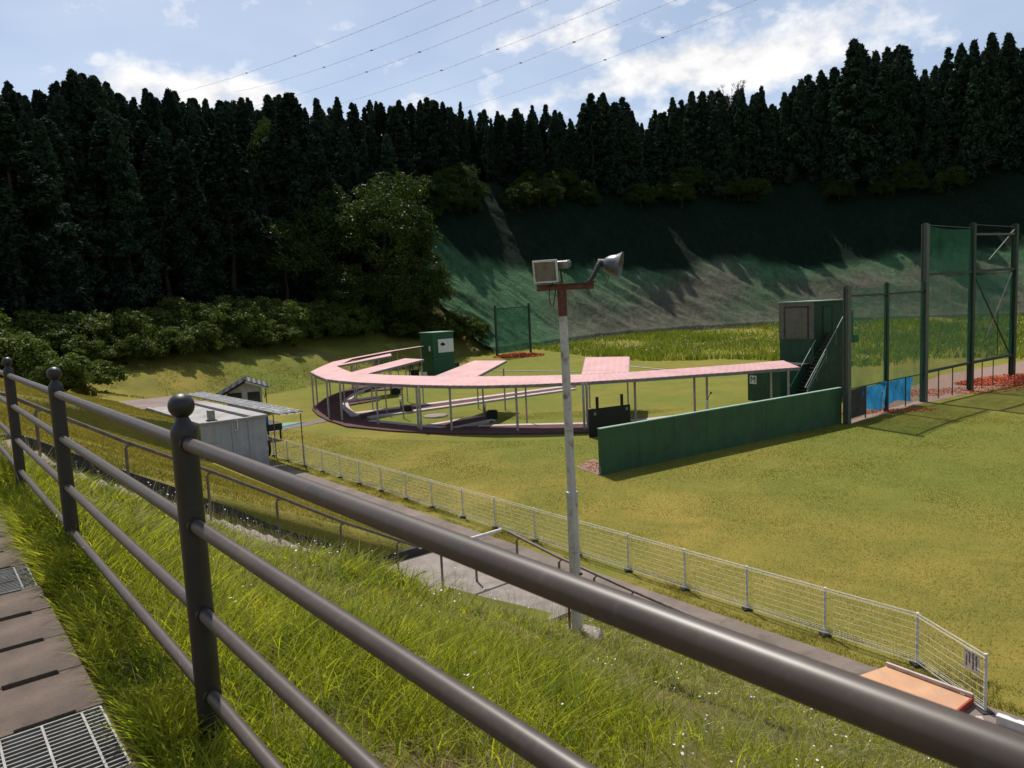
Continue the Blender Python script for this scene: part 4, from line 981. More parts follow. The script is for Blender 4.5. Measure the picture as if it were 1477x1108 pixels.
# ------------------------------------------------------------------ netting on the bank
def slope_net():
    ts = np.linspace(8.2, 15.0, 420); ds = np.concatenate([np.linspace(-1.0, 30, 130), np.linspace(31, 33, 3)])
    i = np.clip(ts.astype(int), 0, len(TOE)-2); f = ts-i
    # smoothed toe curve
    C_ = np.stack([np.interp(ts, range(len(TOE)), TOE[:, k]) for k in (0, 1)], -1)
    kern = np.hanning(61); kern /= kern.sum()
    pad = np.concatenate([C_[:1].repeat(30, 0)-np.arange(30, 0, -1)[:, None]*(C_[1]-C_[0]), C_, C_[-1:].repeat(30, 0)+np.arange(1, 31)[:, None]*(C_[-1]-C_[-2])])
    Cs = np.stack([np.convolve(pad[:, k], kern, 'valid') for k in (0, 1)], -1)
    T = np.gradient(Cs, axis=0); T /= np.linalg.norm(T, axis=1)[:, None]
    Nn = np.stack([-T[:, 1], T[:, 0]], -1)
    X = Cs[:, None, 0]+Nn[:, None, 0]*ds[None]; Y = Cs[:, None, 1]+Nn[:, None, 1]*ds[None]
    S = (ts*22)[:, None]+0*ds[None]; Dd = ds[None]+0*S
    wr = fbm(S*.22+Dd*.10, Dd*.05+2, 4)*1.1+fbm((S+Dd*.9)*.55, (Dd-S*.35)*.12, 4)*.9+np.abs(fbm((S+Dd*.8)*1.2, (Dd-S*.5)*.2+4, 3))*.55
    amp = sm(Dd, -1, 3)*.9
    Z = height(X, Y)+.85+np.maximum(wr, -.35)*amp-.9*sm(-Dd, .2, 1.0)
    n, m = X.shape; vs = np.stack([X, Y, Z], -1).reshape(-1, 3); idx = np.arange(n*m).reshape(n, m)
    fc = np.stack([idx[:-1, :-1], idx[1:, :-1], idx[1:, 1:], idx[:-1, 1:]], -1).reshape(-1, 4)
    mt, nt = new_mat('bank_netting')
    out = nt.nodes.new('ShaderNodeOutputMaterial'); b = nt.nodes.new('ShaderNodeBsdfPrincipled'); L(nt, b.outputs[0], out.inputs[0])
    b.inputs['Roughness'].default_value = .9; b.inputs['Specular IOR Level'].default_value = .06
    geo = nt.nodes.new('ShaderNodeNewGeometry'); pos = geo.outputs['Position']
    mp = nt.nodes.new('ShaderNodeMapping'); mp.inputs['Rotation'].default_value = (0, 0, .5); mp.inputs['Scale'].default_value = (1, .6, .7); L(nt, pos, mp.inputs[0])
    n1 = noise(nt, .045, 6, .65, pos, .6); n2 = noise(nt, .35, 7, .7, mp.outputs[0], .8); n3 = noise(nt, 1.6, 6, .7, mp.outputs[0])
    at = nt.nodes.new('ShaderNodeVertexColor'); at.layer_name = 'tone'
    sp = nt.nodes.new('ShaderNodeSeparateColor'); L(nt, at.outputs[0], sp.inputs[0])
    ad = nt.nodes.new('ShaderNodeMath'); ad.operation = 'ADD'; L(nt, n1.outputs[0], ad.inputs[0]); L(nt, sp.outputs[0], ad.inputs[1])
    g = mixc(nt, ramp(nt, ad.outputs[0], [(.42, 0), (.72, 1)]).outputs[0], (.095, .092, .066), (.055, .118, .056))
    r2 = ramp(nt, n2.outputs[0], [(.34, .72), (.66, 1.22)]); g = mixc(nt, 1.0, g, r2.outputs[0], 'MULTIPLY')
    n4 = noise(nt, .5, 8, .75, pos, 1.0)
    a2 = nt.nodes.new('ShaderNodeMath'); a2.operation = 'ADD'; L(nt, n4.outputs[0], a2.inputs[0]); L(nt, sp.outputs[1], a2.inputs[1])
    g = mixc(nt, ramp(nt, a2.outputs[0], [(.74, 0), (.92, .5)]).outputs[0], g, (.09, .055, .04))
    g = mixc(nt, sp.outputs[2], g, (.0035, .009, .0055))  # upper bank nearly black: the forest's shade mixed into the net colour
    r3 = ramp(nt, n3.outputs[0], [(.3, .7), (.7, 1.25)]); g = mixc(nt, 1.0, g, r3.outputs[0], 'MULTIPLY')
    L(nt, g, b.inputs['Base Color'])
    bp = nt.nodes.new('ShaderNodeBump'); bp.inputs['Strength'].default_value = .9; bp.inputs['Distance'].default_value = .5
    L(nt, n2.outputs[0], bp.inputs['Height']); L(nt, bp.outputs[0], b.inputs['Normal'])
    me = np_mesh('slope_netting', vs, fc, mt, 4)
    R = .22*sm(Dd, 8, 14)+.30*(1-sm(S, 195, 225))-.08*(1-sm(Dd, 2, 8)); G = .16*(1-sm(Dd, 1, 6))+.02
    Bc = sm(Dd+2.2*fbm(S*.09, Dd*.06, 4)+1.2*fbm(S*.5, Dd*.1, 3), 12.5+5*(1-sm(S, 190, 215)), 15+6*(1-sm(S, 190, 215)))*.93  # painted tree shade over the upper bank, with a ragged lower edge
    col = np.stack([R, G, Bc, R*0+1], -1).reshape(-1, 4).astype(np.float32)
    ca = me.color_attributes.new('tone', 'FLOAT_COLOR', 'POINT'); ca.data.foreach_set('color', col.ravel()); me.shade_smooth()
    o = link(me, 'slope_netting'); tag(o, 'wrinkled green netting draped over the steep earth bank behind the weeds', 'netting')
slope_net()

# ------------------------------------------------------------------ leafy meshes
def leaf_cloud(centres, radii, per, size, squash=.7, asp=1.8, seed=0, droop=0.0):
    """quads scattered through ellipsoid clumps; returns verts, faces"""
    rg = np.random.default_rng(seed); n = len(centres); C_ = np.repeat(centres, per, 0); Rr = np.repeat(radii, per, 0)
    k = n*per; d = rg.normal(size=(k, 3)); d /= np.linalg.norm(d, axis=1)[:, None]
    rad = rg.random(k)**.45
    P = C_+d*(Rr*rad)[:, None]*np.array([1, 1, squash])
    nrm = d*.8+rg.normal(size=(k, 3))*.55+np.array([0, 0, .5]); nrm /= np.linalg.norm(nrm, axis=1)[:, None]
    a = np.cross(nrm, rg.normal(size=(k, 3))); a /= np.linalg.norm(a, axis=1)[:, None]; b = np.cross(nrm, a)
    a[:, 2] -= droop; s = size*(.55+.9*rg.random(k))
    A = a*(s*asp/2)[:, None]; B = b*(s/2)[:, None]
    V = np.stack([P-A, P-B*.9+A*.1, P+A, P+B*.9+A*.1], 1).reshape(-1, 3)
    return V, np.arange(k*4).reshape(-1, 4)
def cedar_geo(seed, h=20.0, w=3.1, per=72, leaf=.21):
    rg = np.random.default_rng(seed); n = 240
    t = rg.random(n)**.9; z = h*(.06+.94*t)
    ang = rg.random(n)*2*np.pi
    prof = w*np.clip((1-t)**.72, .03, 1)*(1-.25*np.exp(-t*9))
    lop = 1+.22*np.sin(ang*2+seed)+.15*np.sin(t*9+seed*2)
    r = prof*(.45+.55*rg.random(n)**.5)*lop
    C_ = np.stack([r*np.cos(ang), r*np.sin(ang), z-.10*r], -1)
    C_ = np.concatenate([C_, np.stack([np.zeros(10), np.zeros(10), np.linspace(h*.8, h*.995, 10)], -1)])
    R_ = np.concatenate([(.40+.5*rg.random(n))*(1.1-t*.62)+.22*(1-t), np.linspace(.62, .16, 10)])
    return leaf_cloud(C_, R_, per, leaf, .8, 2.0, seed, .3)
def cedar_mesh(seed, h=20.0, w=3.1):
    V, F_ = cedar_geo(seed, h, w); return np_mesh('cedar_crown', V, F_, M['cedar'], 4)
def trunk_mesh(h, r0, seed=0, limbs=0):
    w = MB(); rg = random.Random(seed)
    pts = [(rg.uniform(-.08, .08)*i, rg.uniform(-.08, .08)*i, -1+(h+1)*i/6) for i in range(7)]
    w.tube(pts, [r0*(1-.85*i/6) for i in range(7)], 8)
    for k in range(limbs):
        z = h*rg.uniform(.25, .85); a = rg.uniform(0, 6.28); l = h*.28*rg.uniform(.5, 1)
        w.tube([(0, 0, z), (l*.5*math.cos(a), l*.5*math.sin(a), z+l*.35), (l*math.cos(a), l*math.sin(a), z+l*.5)], [r0*.35, r0*.2, r0*.06], 6)
    me = bpy.data.meshes.new('trunk'); me.from_pydata(w.v, [], w.f); me.materials.append(M['bark']); me.shade_smooth(); return me
def broad_mesh(seed, h=9.0, w=3.6, leaf=.26, per=70, nc=85, mat='broad', low=.12, name='broad_crown'):
    rg = np.random.default_rng(seed); d = rg.normal(size=(nc, 3)); d[:, 2] = np.abs(d[:, 2])*1.0-.25; d /= np.linalg.norm(d, axis=1)[:, None]
    rad = .55+.45*rg.random(nc)**.5
    C_ = d*rad[:, None]*np.array([w, w, h*(1-low)*.5])*(1+.18*np.sin(d[:, :1]*5+seed)+.15*np.cos(d[:, 1:2]*6+seed))
    C_[:, 2] += h*(low+(1-low)*.45)
    C_[:, 2] = np.maximum(C_[:, 2], h*low*.5)
    R_ = w*(.16+.17*rg.random(nc))
    V, F_ = leaf_cloud(C_, R_, per, leaf, .75, 1.6, seed, .1)
    return np_mesh(name, V, F_, M[mat], 4)
CED = [cedar_mesh(s, 20, 3.3+.4*(s % 3)) for s in range(1, 8)]; CTR = [trunk_mesh(19.5, .26, s) for s in range(3)]
def place_tree(name, crown, trunk, x, y, z, s, sz, rot, label, cat, group=None):
    r = bpy.data.objects.new(name, None); COL.objects.link(r); r.location = (x, y, z); r.scale = (s, s, sz); r.rotation_euler = (0, 0, rot)
    tag(r, label, cat, group)
    if trunk is not None: o = bpy.data.objects.new('trunk', trunk); COL.objects.link(o); o.parent = r
    o = bpy.data.objects.new('crown', crown); COL.objects.link(o); o.parent = r
    return r
CREST = [(-60, .27), (-38.4, .267), (-33.2, .275), (-32.2, .27), (-31.0, .27), (-29.4, .292), (-27.4, .282), (-25.4, .275), (-22.8, .28), (-21.0, .281), (-18.2, .275), (-15.8, .28), (-13.9, .270), (-11.9, .281), (-9.3, .274), (-6.2, .279), (-3.6, .274), (-1.0, .26), (1.1, .259), (3.5, .266), (5.0, .248), (6.9, .276), (8.9, .270), (10.9, .238), (13.8, .266), (16.5, .260), (18.9, .260), (20.7, .248), (21.9, .27), (23.9, .268), (25.2, .292), (26.5, .28), (28.1, .283), (29.3, .252), (30.9, .268), (33.2, .274), (34.9, .264), (60, .25)]
def forest():
    rr = random.Random(21); spots = []
    # candidates on a jittered grid over the wooded hillside
    gx = np.arange(-110, 150, 3.35); gy = np.arange(28, 190, 3.35)
    for x in gx:
        for y in gy:
            spots.append((x+rr.uniform(-1.5, 1.5), y+rr.uniform(-1.5, 1.5)))
    A = np.array(spots); D, T = toe_dist(A[:, 0], A[:, 1]); Z = height(A[:, 0], A[:, 1])
    az = np.degrees(np.arctan2(A[:, 0], A[:, 1])); keep = []
    for i in range(len(A)):
        bank = T[i] > 8.2
        d = D[i]
        if A[i, 1] < 12 or abs(az[i]) > 40: continue
        if bank:
            lo = float(np.interp(T[i], [8.2, 9.2, 10.2], [31, 29, 27]))+1.0*math.sin(T[i]*9)
            if not (lo < d < 50): continue
        elif T[i] > 7.0:
            if not (22 < d < 54): continue
        elif not (17 < d < 62): continue
        keep.append(i)
    rows = []
    for i in keep:
        x, y = A[i]; dist = math.hypot(x, y)
        crest = float(np.interp(az[i], [c[0] for c in CREST], [c[1] for c in CREST]))
        top = H+crest*dist; hmax = top-Z[i]
        if hmax < 9: continue
        nat = rr.uniform(17, 21.5)*(1.18 if az[i] > 20 else 1)
        near_crest = hmax < nat*1.5
        if not (T[i] > 8.2) and not near_crest and D[i] > 27 and rr.random() < .5: continue
        h = min(nat, hmax*rr.uniform(.82, .98)) if hmax < nat*1.12 else nat
        if near_crest and hmax < 30 and rr.random() < .16: h = hmax*rr.uniform(1.0, 1.04)
        # rank by how much it would show: nearness, and being near the skyline
        rows.append((dist-(14 if near_crest else 0), x, y, Z[i], h))
    rows.sort(); far = rows[298:]; rows = rows[:298]
    far = [r_ for r_ in far if r_[0] < 230]
    lab = {'left': ('dark conifer in the dense forest on the left hillside', 'conifers on the left hillside'),
           'mid': ('dark conifer in the forest above the middle of the green bank', 'conifers above the middle of the bank'),
           'right': ('tall dark conifer in the forest above the right end of the bank', 'tall conifers above the right of the bank')}
    for k, (_, x, y, z, h) in enumerate(rows):
        a = math.degrees(math.atan2(x, y)); key = 'left' if a < -5 else 'mid' if a < 19 else 'right'
        s = h/20*rr.choice((.72, .85, .95, 1.1, 1.3))*rr.uniform(.92, 1.08)*(1.1 if key != 'left' else 1)
        place_tree('conifer', CED[rr.randrange(len(CED))], CTR[rr.randrange(3)], x, y, z-.3, s, h/20, rr.uniform(0, 6.28), lab[key][0], 'tree', lab[key][1])
    # the remaining far trees read as one dark mass
    base = [cedar_geo(60+q, 20, 3.3+.4*(q % 3), 38, .29) for q in range(4)]; VV = []; FF = []; o = 0
    for k, (_, x, y, z, h) in enumerate(far):
        V, F_ = base[k % 4]; s = h/20*rr.uniform(.75, 1.35); a = rr.uniform(0, 6.28); ca, sa = math.cos(a), math.sin(a)
        P = np.stack([(V[:, 0]*ca-V[:, 1]*sa)*s+x, (V[:, 0]*sa+V[:, 1]*ca)*s+y, V[:, 2]*h/20+z-.3], -1)
        VV.append(P); FF.append(F_+o); o += len(P)
    if VV: tag(link(np_mesh('distant_forest', np.concatenate(VV), np.concatenate(FF), M['cedar'], 4), 'distant_forest'), 'far mass of dark conifers behind the front ranks', None, None, 'stuff')
    return len(rows), len(far)
NT = forest()

# big broadleaf trees in front of the forest on the left
BR = [broad_mesh(s, 9, 3.7, .135, 150, 130) for s in (31, 32, 33)]; BT = [trunk_mesh(7.5, .22, s, 7) for s in (5, 6)]
for i, (x, y, h, wd, lb) in enumerate([(-16.8, 100.0, 19.5, 7.0, 'largest rounded broadleaf tree catching sunlight at the left end of the bank'),
                                  (-24.0, 98, 14.5, 5.2, 'sunlit broadleaf tree directly left of the largest rounded one'),
                                  (-11.5, 99.5, 11.5, 4.6, 'lower broadleaf tree at the right flank of the large rounded tree'),
                                  (-27.6, 91.5, 11, 4.8, 'leafy broadleaf tree behind the hedge below the dark conifers'),
                                  (-14.5, 95.8, 8.5, 4.2, 'low leafy tree filling the foot of the large rounded tree'),
                                  (-20.5, 92.5, 8.5, 4.4, 'low spreading tree between the hedge and the two rounded trees'),
                                  (-31.0, 100, 21, 3.6, 'slim tall broadleaf tree with pale leaf sprays among the conifers'),
                                  (-37.0, 84, 9.5, 4.2, 'broadleaf tree half hidden among the far left conifers')]):
    place_tree('broadleaf_tree', BR[i % 3], BT[i % 2], x, y, hh(x, y)-.3, wd/3.7, h/9, i*1.3, lb, 'tree')
# understorey above the bank
rr = random.Random(77); k = 0
for i in range(64):
    t = 8.3+6.0*(i+rr.random())/64; j = int(t); f = t-j; p = TOE[j]*(1-f)+TOE[j+1]*f; q = TOE[j+1]-TOE[j]; q = q/np.linalg.norm(q); nn = np.array([-q[1], q[0]])
    d = float(np.interp(t, [8.2, 9.2, 10.2], [22, 23, 25]))+rr.uniform(-.8, 3); x, y = p+nn*d; h = rr.uniform(2.5, 6.5)
    place_tree('understorey_tree', BR[i % 3], BT[i % 2], x, y, hh(x, y)-.4, h/7.5, h/9, rr.uniform(0, 6), 'small broadleaf tree under the conifers at the top edge of the bank', 'tree', 'understorey trees along the top of the bank')
# thin bare topped tree
def bare_tree():
    x, y = 45.0, 150.0; z = hh(x, y)
    w = MB(); rg = random.Random(9)
    def br(p, d, l, r, dep):
        q = p+d*l; w.tube([p, (p+q)/2+Vector((rg.uniform(-.1, .1), rg.uniform(-.1, .1), 0))*l, q], [r, r*.8, r*.55], 6)
        if dep: 
            for _ in range(4 if dep > 1 else 5):
                dd = (d+Vector((rg.uniform(-.9, .9), rg.uniform(-.9, .9), rg.uniform(-.1, .7)))).normalized(); br(q, dd, l*.50, r*.55, dep-1)
    br(Vector((0, 0, -1)), Vector((0, 0, 1)), 11.5, .3, 4)
    o = w.build('bare_branches', M['bark']); 
    o.name = 'trunk'; r = thing('bare_topped_tree', (x, y, z), 'thin half bare tree whose twigs stand against the sky above the bank', 'tree'); o.parent = r
    rg2 = np.random.default_rng(3); C_ = rg2.normal(size=(40, 3))*np.array([1.6, 1.6, 2.0])+np.array([0, 0, 11]); V, F_ = leaf_cloud(C_, np.full(40, .7), 22, .3, .8, 1.6, 5)
    c = link(np_mesh('crown', V, F_, M['cedar'], 4), 'crown', r)
bare_tree()

# hedge of vines and shrubs along the wood edge on the left
VM = [broad_mesh(s, 2.6, 1.9, .105, 190, 70, 'vine', .02, 'shrub') for s in (41, 42, 43, 44)]
def hedge():
    rr = random.Random(5); n = 0
    seg = TOE[1:9]
    for row, (dd, hs) in enumerate(((9.3, 1.0), (11.6, 1.35))):
        pos = 0.0
        for i in range(len(seg)-1):
            a = seg[i]; b = seg[i+1]; ln = np.linalg.norm(b-a); q = (b-a)/ln; nn = np.array([-q[1], q[0]])
            while pos < ln:
                p = a+q*pos+nn*(dd+rr.uniform(-.5, .5)-(1.2 if p_far(a) else 0)); s = rr.uniform(.85, 1.25)*hs
                x, y = float(p[0]), float(p[1])
                o = link(VM[rr.randrange(4)], 'vine_shrub'); o.location = (x, y, hh(x, y)-.25); o.scale = (s, s, s*rr.uniform(.8, 1.15)); o.rotation_euler = (0, 0, rr.uniform(0, 6.28))
                tag(o, 'vine covered shrub in the ragged hedge along the foot of the left forest' if row == 0 else 'taller leafy shrub in the second rank behind the ragged hedge', 'shrub', 'shrubs of the ragged hedge' if row == 0 else 'second rank of the ragged hedge')
                pos += rr.uniform(2.0, 2.9)
            pos -= ln
def p_far(a): return a[1] > 85
hedge()
for i, (x, y, s, lb) in enumerate([(-30.5, 51.0, 1.15, 'broad mound of vines at the far left edge of the hedge'), (-33.0, 47.5, 1.3, 'large dark vine mound behind the footpath rail at far left'),
                                   (-5.8, 98.5, 1.6, 'rounded shrub ending the hedge beside the green bank'), (-8.5, 98.0, 1.5, 'bushy shrub next to the one ending the hedge'),
                                   (-29.5, 47.0, 1.0, 'vine mound on the mown slope edge at far left')]):
    o = link(VM[i % 4], 'vine_shrub'); o.location = (x, y, hh(x, y)-.3); o.scale = (s, s, s); o.rotation_euler = (0, 0, i*2.1); tag(o, lb, 'shrub')
# low weeds at the slope toe near the stand's far side
def blades(name, X, Y, Z, h, wd, lean, mat, seed=0, seg=3, label='', patch=True):
    """curved tapering grass blades"""
    rg = np.random.default_rng(seed); n = len(X); a = rg.random(n)*2*np.pi; dx = np.cos(a); dy = np.sin(a); b = rg.random(n)*2*np.pi
    wx = np.cos(b)*wd; wy = np.sin(b)*wd
    hgt = h*(.45+.75*rg.random(n)); ln = lean*hgt*(.3+rg.random(n)*1.1)
    vs = []
    for k in range(seg):
        t = k/seg; px = X+dx*ln*t**2; py = Y+dy*ln*t**2; pz = Z+hgt*(t-.25*lean*t**2); f = (1-t*.75)
        vs += [np.stack([px-wx*f, py-wy*f, pz], -1), np.stack([px+wx*f, py+wy*f, pz], -1)]
    vs.append(np.stack([X+dx*ln, Y+dy*ln, Z+hgt*(1-.25*lean)], -1))
    V = np.stack(vs, 1); m = 2*seg+1; base = (np.arange(n)*m)[:, None]
    tri = []
    for k in range(seg-1): tri += [[2*k, 2*k+1, 2*k+3], [2*k, 2*k+3, 2*k+2]]
    tri.append([2*seg-2, 2*seg-1, 2*seg])
    F_ = (base[:, :, None]+np.array(tri)[None]).reshape(-1, 3)
    me = np_mesh(name, V.reshape(-1, 3), F_, mat); o = link(me, name); tag(o, label, None, None, 'stuff'); return o
def scatter_uv(n, u0, u1, v0, v1, seed):
    rg = np.random.default_rng(seed); u = u0+(u1-u0)*rg.random(n); v = v0+(v1-v0)*rg.random(n); return u, v, u*EU[0]+v*EV[0], u*EU[1]+v*EV[1]
# tall grass on the near slope
def near_grass():
    uc, vc, _, _ = scatter_uv(26000, .52, 7.5, -3.0, 13.5, 1)
    rg1 = np.random.default_rng(77); per = 8; uc = np.repeat(uc, per); vc = np.repeat(vc, per); rr1 = .045*rg1.normal(size=len(uc)); ra = rg1.random(len(uc))*6.283
    u = np.maximum(uc+rr1*np.cos(ra), .50); v = vc+rr1*np.sin(ra); X = u*EU[0]+v*EV[0]; Y = u*EU[1]+v*EV[1]
    dens = np.clip(.62+fbm(u*.8, v*.8, 3)*1.5, .08, 1)
    dens *= np.interp(v, [1.0, 4.0, 8.5], [.75, .9, 1.0])*np.interp(u, [.5, .6, 1.2], [.8, 1, 1])
    dens *= np.where((v < 8), np.interp(u+.28*(v-7)*-1, [3.0, 5.2], [1, .22]), 1)
    stair = (v > 11.8) & (u > 1.0); dens = np.where(stair, dens*.02, dens)
    dens = np.where((v > 8.9) & (u > 6.9), 0, dens)
    k = np.random.default_rng(2).random(len(u)) < dens; u, v, X, Y = u[k], v[k], X[k], Y[k]
    dist = np.hypot(X, Y); hb = .29+.24*np.clip(fbm(u*.5+3, v*.5, 3)*2+.3, -.4, 1)
    hb = hb*np.interp(v, [0, 3.5, 7, 9, 11.8, 13.5], [.75, .95, .95, .62, .30, .3])*np.where((v < 7) & (u > 4), .6, 1)*np.interp(u, [.5, 1.0, 5, 7.0], [.55, 1, 1, .6])*np.where(v > 8.4, np.interp(u, [4.0, 6.0, 7.0], [1, .45, .25]), 1)
    Z = height(X, Y)-.02
    blades('tall_grass', X, Y, Z, hb, np.full(len(X), .0062)*np.clip(dist/5, .7, 2.0), .85, M['grass'], 3, 4, 'tall fresh green grass covering the slope below the guardrail')
    u, v, X, Y = scatter_uv(26000, .62, 9.0, -2.5, 13.4, 5)
    k = ~((v > 11.8) & (u > 1.0)) & ~((v > 8.9) & (u > 7.25)); u, v, X, Y = u[k], v[k], X[k], Y[k]
    blades('dry_grass', X, Y, height(X, Y)-.01, np.where((v < 8) & (u > 3), .12, .22), .0035*np.clip(np.hypot(X, Y)/5, .8, 2.2), 1.5, M['drygrass'], 6, 3, 'dry straw coloured blades among the green grass')
    u, v, X, Y = scatter_uv(34000, .53, 1.15, .5, 11, 61)
    blades('edge_grass', X, Y, height(X, Y)-.02, .17+.14*np.clip(fbm(u*3, v*1.3, 3)*2, -.5, 1), .0052, .75, M['grass'], 62, 3, 'bent grass growing along the edge of the drain covers')
    # seed stalks
    u, v, X, Y = scatter_uv(2600, .7, 7.6, 1.0, 11.7, 8)
    blades('seed_stalks', X, Y, height(X, Y), .55, .0018*np.clip(np.hypot(X, Y)/5, 1, 2.2), .35, M['drygrass'], 9, 4, 'thin pale seed stalks standing above the grass')
    # short turf lower down and right, and verge along the walkway
    u, v, X, Y = scatter_uv(70000, 2.5, 9.4, -6, 9.0, 12)
    blades('short_grass', X, Y, height(X, Y)-.01, .10, .004*np.clip(np.hypot(X, Y)/6, .8, 2.5), .9, M['grass'], 13, 2, 'short patchy grass on the lower slope')
    u, v, X, Y = scatter_uv(42000, 12.47, 13.4, -1, 34, 14)
    k = np.random.default_rng(3).random(len(u)) < np.clip(.5+fbm(u*2, v*1.2, 3)*2, 0, 1); X, Y = X[k], Y[k]
    blades('verge_grass', X, Y, np.zeros(len(X))-.005, .09, .006, 1.0, M['lawnblade'], 15, 2, 'ragged verge grass along the foot of the wire fence')
    # mown slope beyond the stair
    u, v, X, Y = scatter_uv(120000, .9, 8.85, 13.85, 46, 16)
    k = np.random.default_rng(4).random(len(u)) < np.clip(22/np.hypot(X, Y), .15, 1); X, Y = X[k], Y[k]
    blades('mown_grass', X, Y, height(X, Y)-.01, .10, .007*np.clip(np.hypot(X, Y)/14, .8, 2.5), .9, M['lawnblade'], 17, 2, 'short yellowish grass on the mown slope beyond the stair')
    # lawn nap beyond the fence, thinning with distance
    rg = np.random.default_rng(31); n = 330000
    a = np.radians(rg.uniform(-30, 40, n)); r = 11+34*rg.random(n)**.8; X = r*np.sin(a); Y = r*np.cos(a); u, v = X*EU[0]+Y*EU[1], X*EV[0]+Y*EV[1]
    k = (u > 13.2) & ~((v < 3.2) & (u < 19)); X, Y, r = X[k], Y[k], r[k]
    # not under the stand floor
    k = ~((np.hypot(X-4, Y-59) < 23.6) & (np.hypot(X-4, Y-59) > 17)); X, Y, r = X[k], Y[k], r[k]
    blades('lawn_nap', X, Y, height(X, Y)-.01, .05, .006*np.clip(r/14, .8, 2.6), .9, M['lawnblade'], 18, 2, 'fine nap of the mown lawn')
near_grass()
def weeds():
    rg = np.random.default_rng(41); n = 190000
    X = rg.uniform(-10, 105, n); Y = rg.uniform(52, 119, n); D, T = toe_dist(X, Y)
    front = np.interp(X, [-10, 2, 8, 14, 20, 26, 30, 60], [97, 96, 89, 84, 76, 73, 66, 60])+3*np.sin(X*.35)
    k = (D < .8) & (Y > front) & (np.abs(np.degrees(np.arctan2(X, Y))) < 40) & (rg.random(n) < np.clip(.55+fbm(X*.12, Y*.12, 3)*1.6, .1, 1)); X, Y = X[k], Y[k]
    hb = .75+.55*fbm(X*.15, Y*.15, 3)
    blades('tall_weeds', X, Y, height(X, Y)-.02, np.clip(hb, .35, 1.3), .055, .55, M['weed'], 42, 2, 'tall green weeds growing across the back of the range')
    # pale flower heads
    m = 5000; i = rg.integers(0, len(X), m); cl = np.clip(fbm(X[i]*.1+7, Y[i]*.1, 3)*3+.2, 0, 1); i = i[rg.random(m) < cl]
    P = np.stack([X[i], Y[i], height(X[i], Y[i])+np.clip(hb[i], .35, 1.3)*rg.uniform(.8, 1.1, len(i))], -1)
    d = rg.normal(size=(len(i), 3, 3))*.045; vs = (P[:, None, :]+d).reshape(-1, 3)
    o = link(np_mesh('weed_flowers', vs, np.arange(len(i)*3).reshape(-1, 3), M['petal']), 'weed_flowers'); tag(o, 'pale flower heads among the tall weeds', None, None, 'stuff')
    # rough brush on the slope toe left of the stand and by the high house
    n = 22000; X = rg.uniform(-26, -2, n); Y = rg.uniform(48, 96, n); D, T = toe_dist(X, Y)
    k = (D > .2) & (D < 4.5+3*fbm(X*.2, Y*.2, 2)) & (Y > 56); X, Y = X[k], Y[k]
    blades('rough_brush', X, Y, height(X, Y)-.02, .24, .035, .9, M['drygrass'] if False else M['weed'], 43, 2, 'rough dry brush on the foot of the slope behind the stand')
    n = 60000; X = rg.uniform(-34, -6, n); Y = rg.uniform(40, 98, n); D, T = toe_dist(X, Y)
    k = (D > 0) & (D < 9.3); X, Y = X[k], Y[k]
    blades('slope_grass', X, Y, height(X, Y)-.02, .13, .03, .9, M['lawnblade'], 44, 2, 'mown grass on the low slope under the hedge')
weeds()
# white wildflowers in the near grass: each cluster of small heads
def flowers():
    rg = np.random.default_rng(51); vs = []; fs = []
    n = 85; u, v, X, Y = scatter_uv(n, 1.2, 7.6, 2.0, 13.0, 52)
    Zb = height(X, Y)
    for i in range(n):
        dist = math.hypot(X[i], Y[i]); 
        for _ in range(rg.integers(1, 6)):
            x = X[i]+rg.normal()*.07; y = Y[i]+rg.normal()*.07; z = Zb[i]+rg.uniform(.28, .50)*(1 if v[i] > 5 else .6); r = rg.uniform(.005, .010)*(1+dist*.03); tl = rg.normal(size=2)*.3
            o = len(vs); vs.append((x, y, z+.002))
            for q in range(10): rr_ = r*(1 if q % 2 == 0 else .75); cx = rr_*math.cos(q*.628); cy = rr_*math.sin(q*.628); vs.append((x+cx, y+cy, z+tl[0]*cx+tl[1]*cy))
            for q in range(10): fs.append((o, o+1+q, o+1+(q+1) % 10))
            s = len(vs); vs += [(x-.001, y, z), (x+.001, y, z), (X[i], Y[i], Zb[i])]; fs.append((s, s+1, s+2))
    me = np_mesh('wildflowers', np.array(vs), np.array(fs), M['petal']); o = link(me, 'wildflowers'); tag(o, 'small white wildflowers dotted through the slope grass', None, None, 'stuff')
flowers()

# ------------------------------------------------------------------ power lines
PL = [((-159.6, 420, 137.4), (-16.2, 210, 91.5)), ((-122.2, 420, 137.1), (1.1, 210, 90.7)), ((-109.3, 420, 130.2), (14.8, 210, 90.1)),
      ((-78.7, 420, 125.9), (34.4, 210, 89.2)), ((-42, 420, 125.3), (50, 210, 88.5)), ((-11.4, 420, 120.2), (72, 210, 87.5))]
pos_n = ['uppermost left power cable crossing the sky', 'second power cable from the left across the sky', 'third power cable from the left across the sky',
         'fourth power cable from the left passing over the clouds', 'fifth power cable from the left passing over the clouds', 'rightmost power cable passing over the big clouds']
for i, (a, b) in enumerate(PL):
    A = Vector(a); B = Vector(b); D_ = B-A; w = MB(); r0 = thing('power_cable', A, pos_n[i], 'power cable', 'power cables across the sky')
    def pt(t, off): 
        p = D_*t; return (p.x+off, p.y, p.z-6*4*(t-.0)*(1.0-t)*.22+ .0)
    for off in (-.28, .28):
        w.tube([pt(t, off) for t in np.linspace(-.5, 1.5, 24)], .026, 5)
    for t in np.linspace(-.45, 1.45, 60): w.bar(pt(t, -.28), pt(t, .28), .05)
    for t in (.28+.07*i, .55+.05*i): p = pt(t, 0); w.bar((p[0]-.5, p[1], p[2]), (p[0]+.5, p[1], p[2]), .35)
    w.build('conductors', M['cable'], r0)

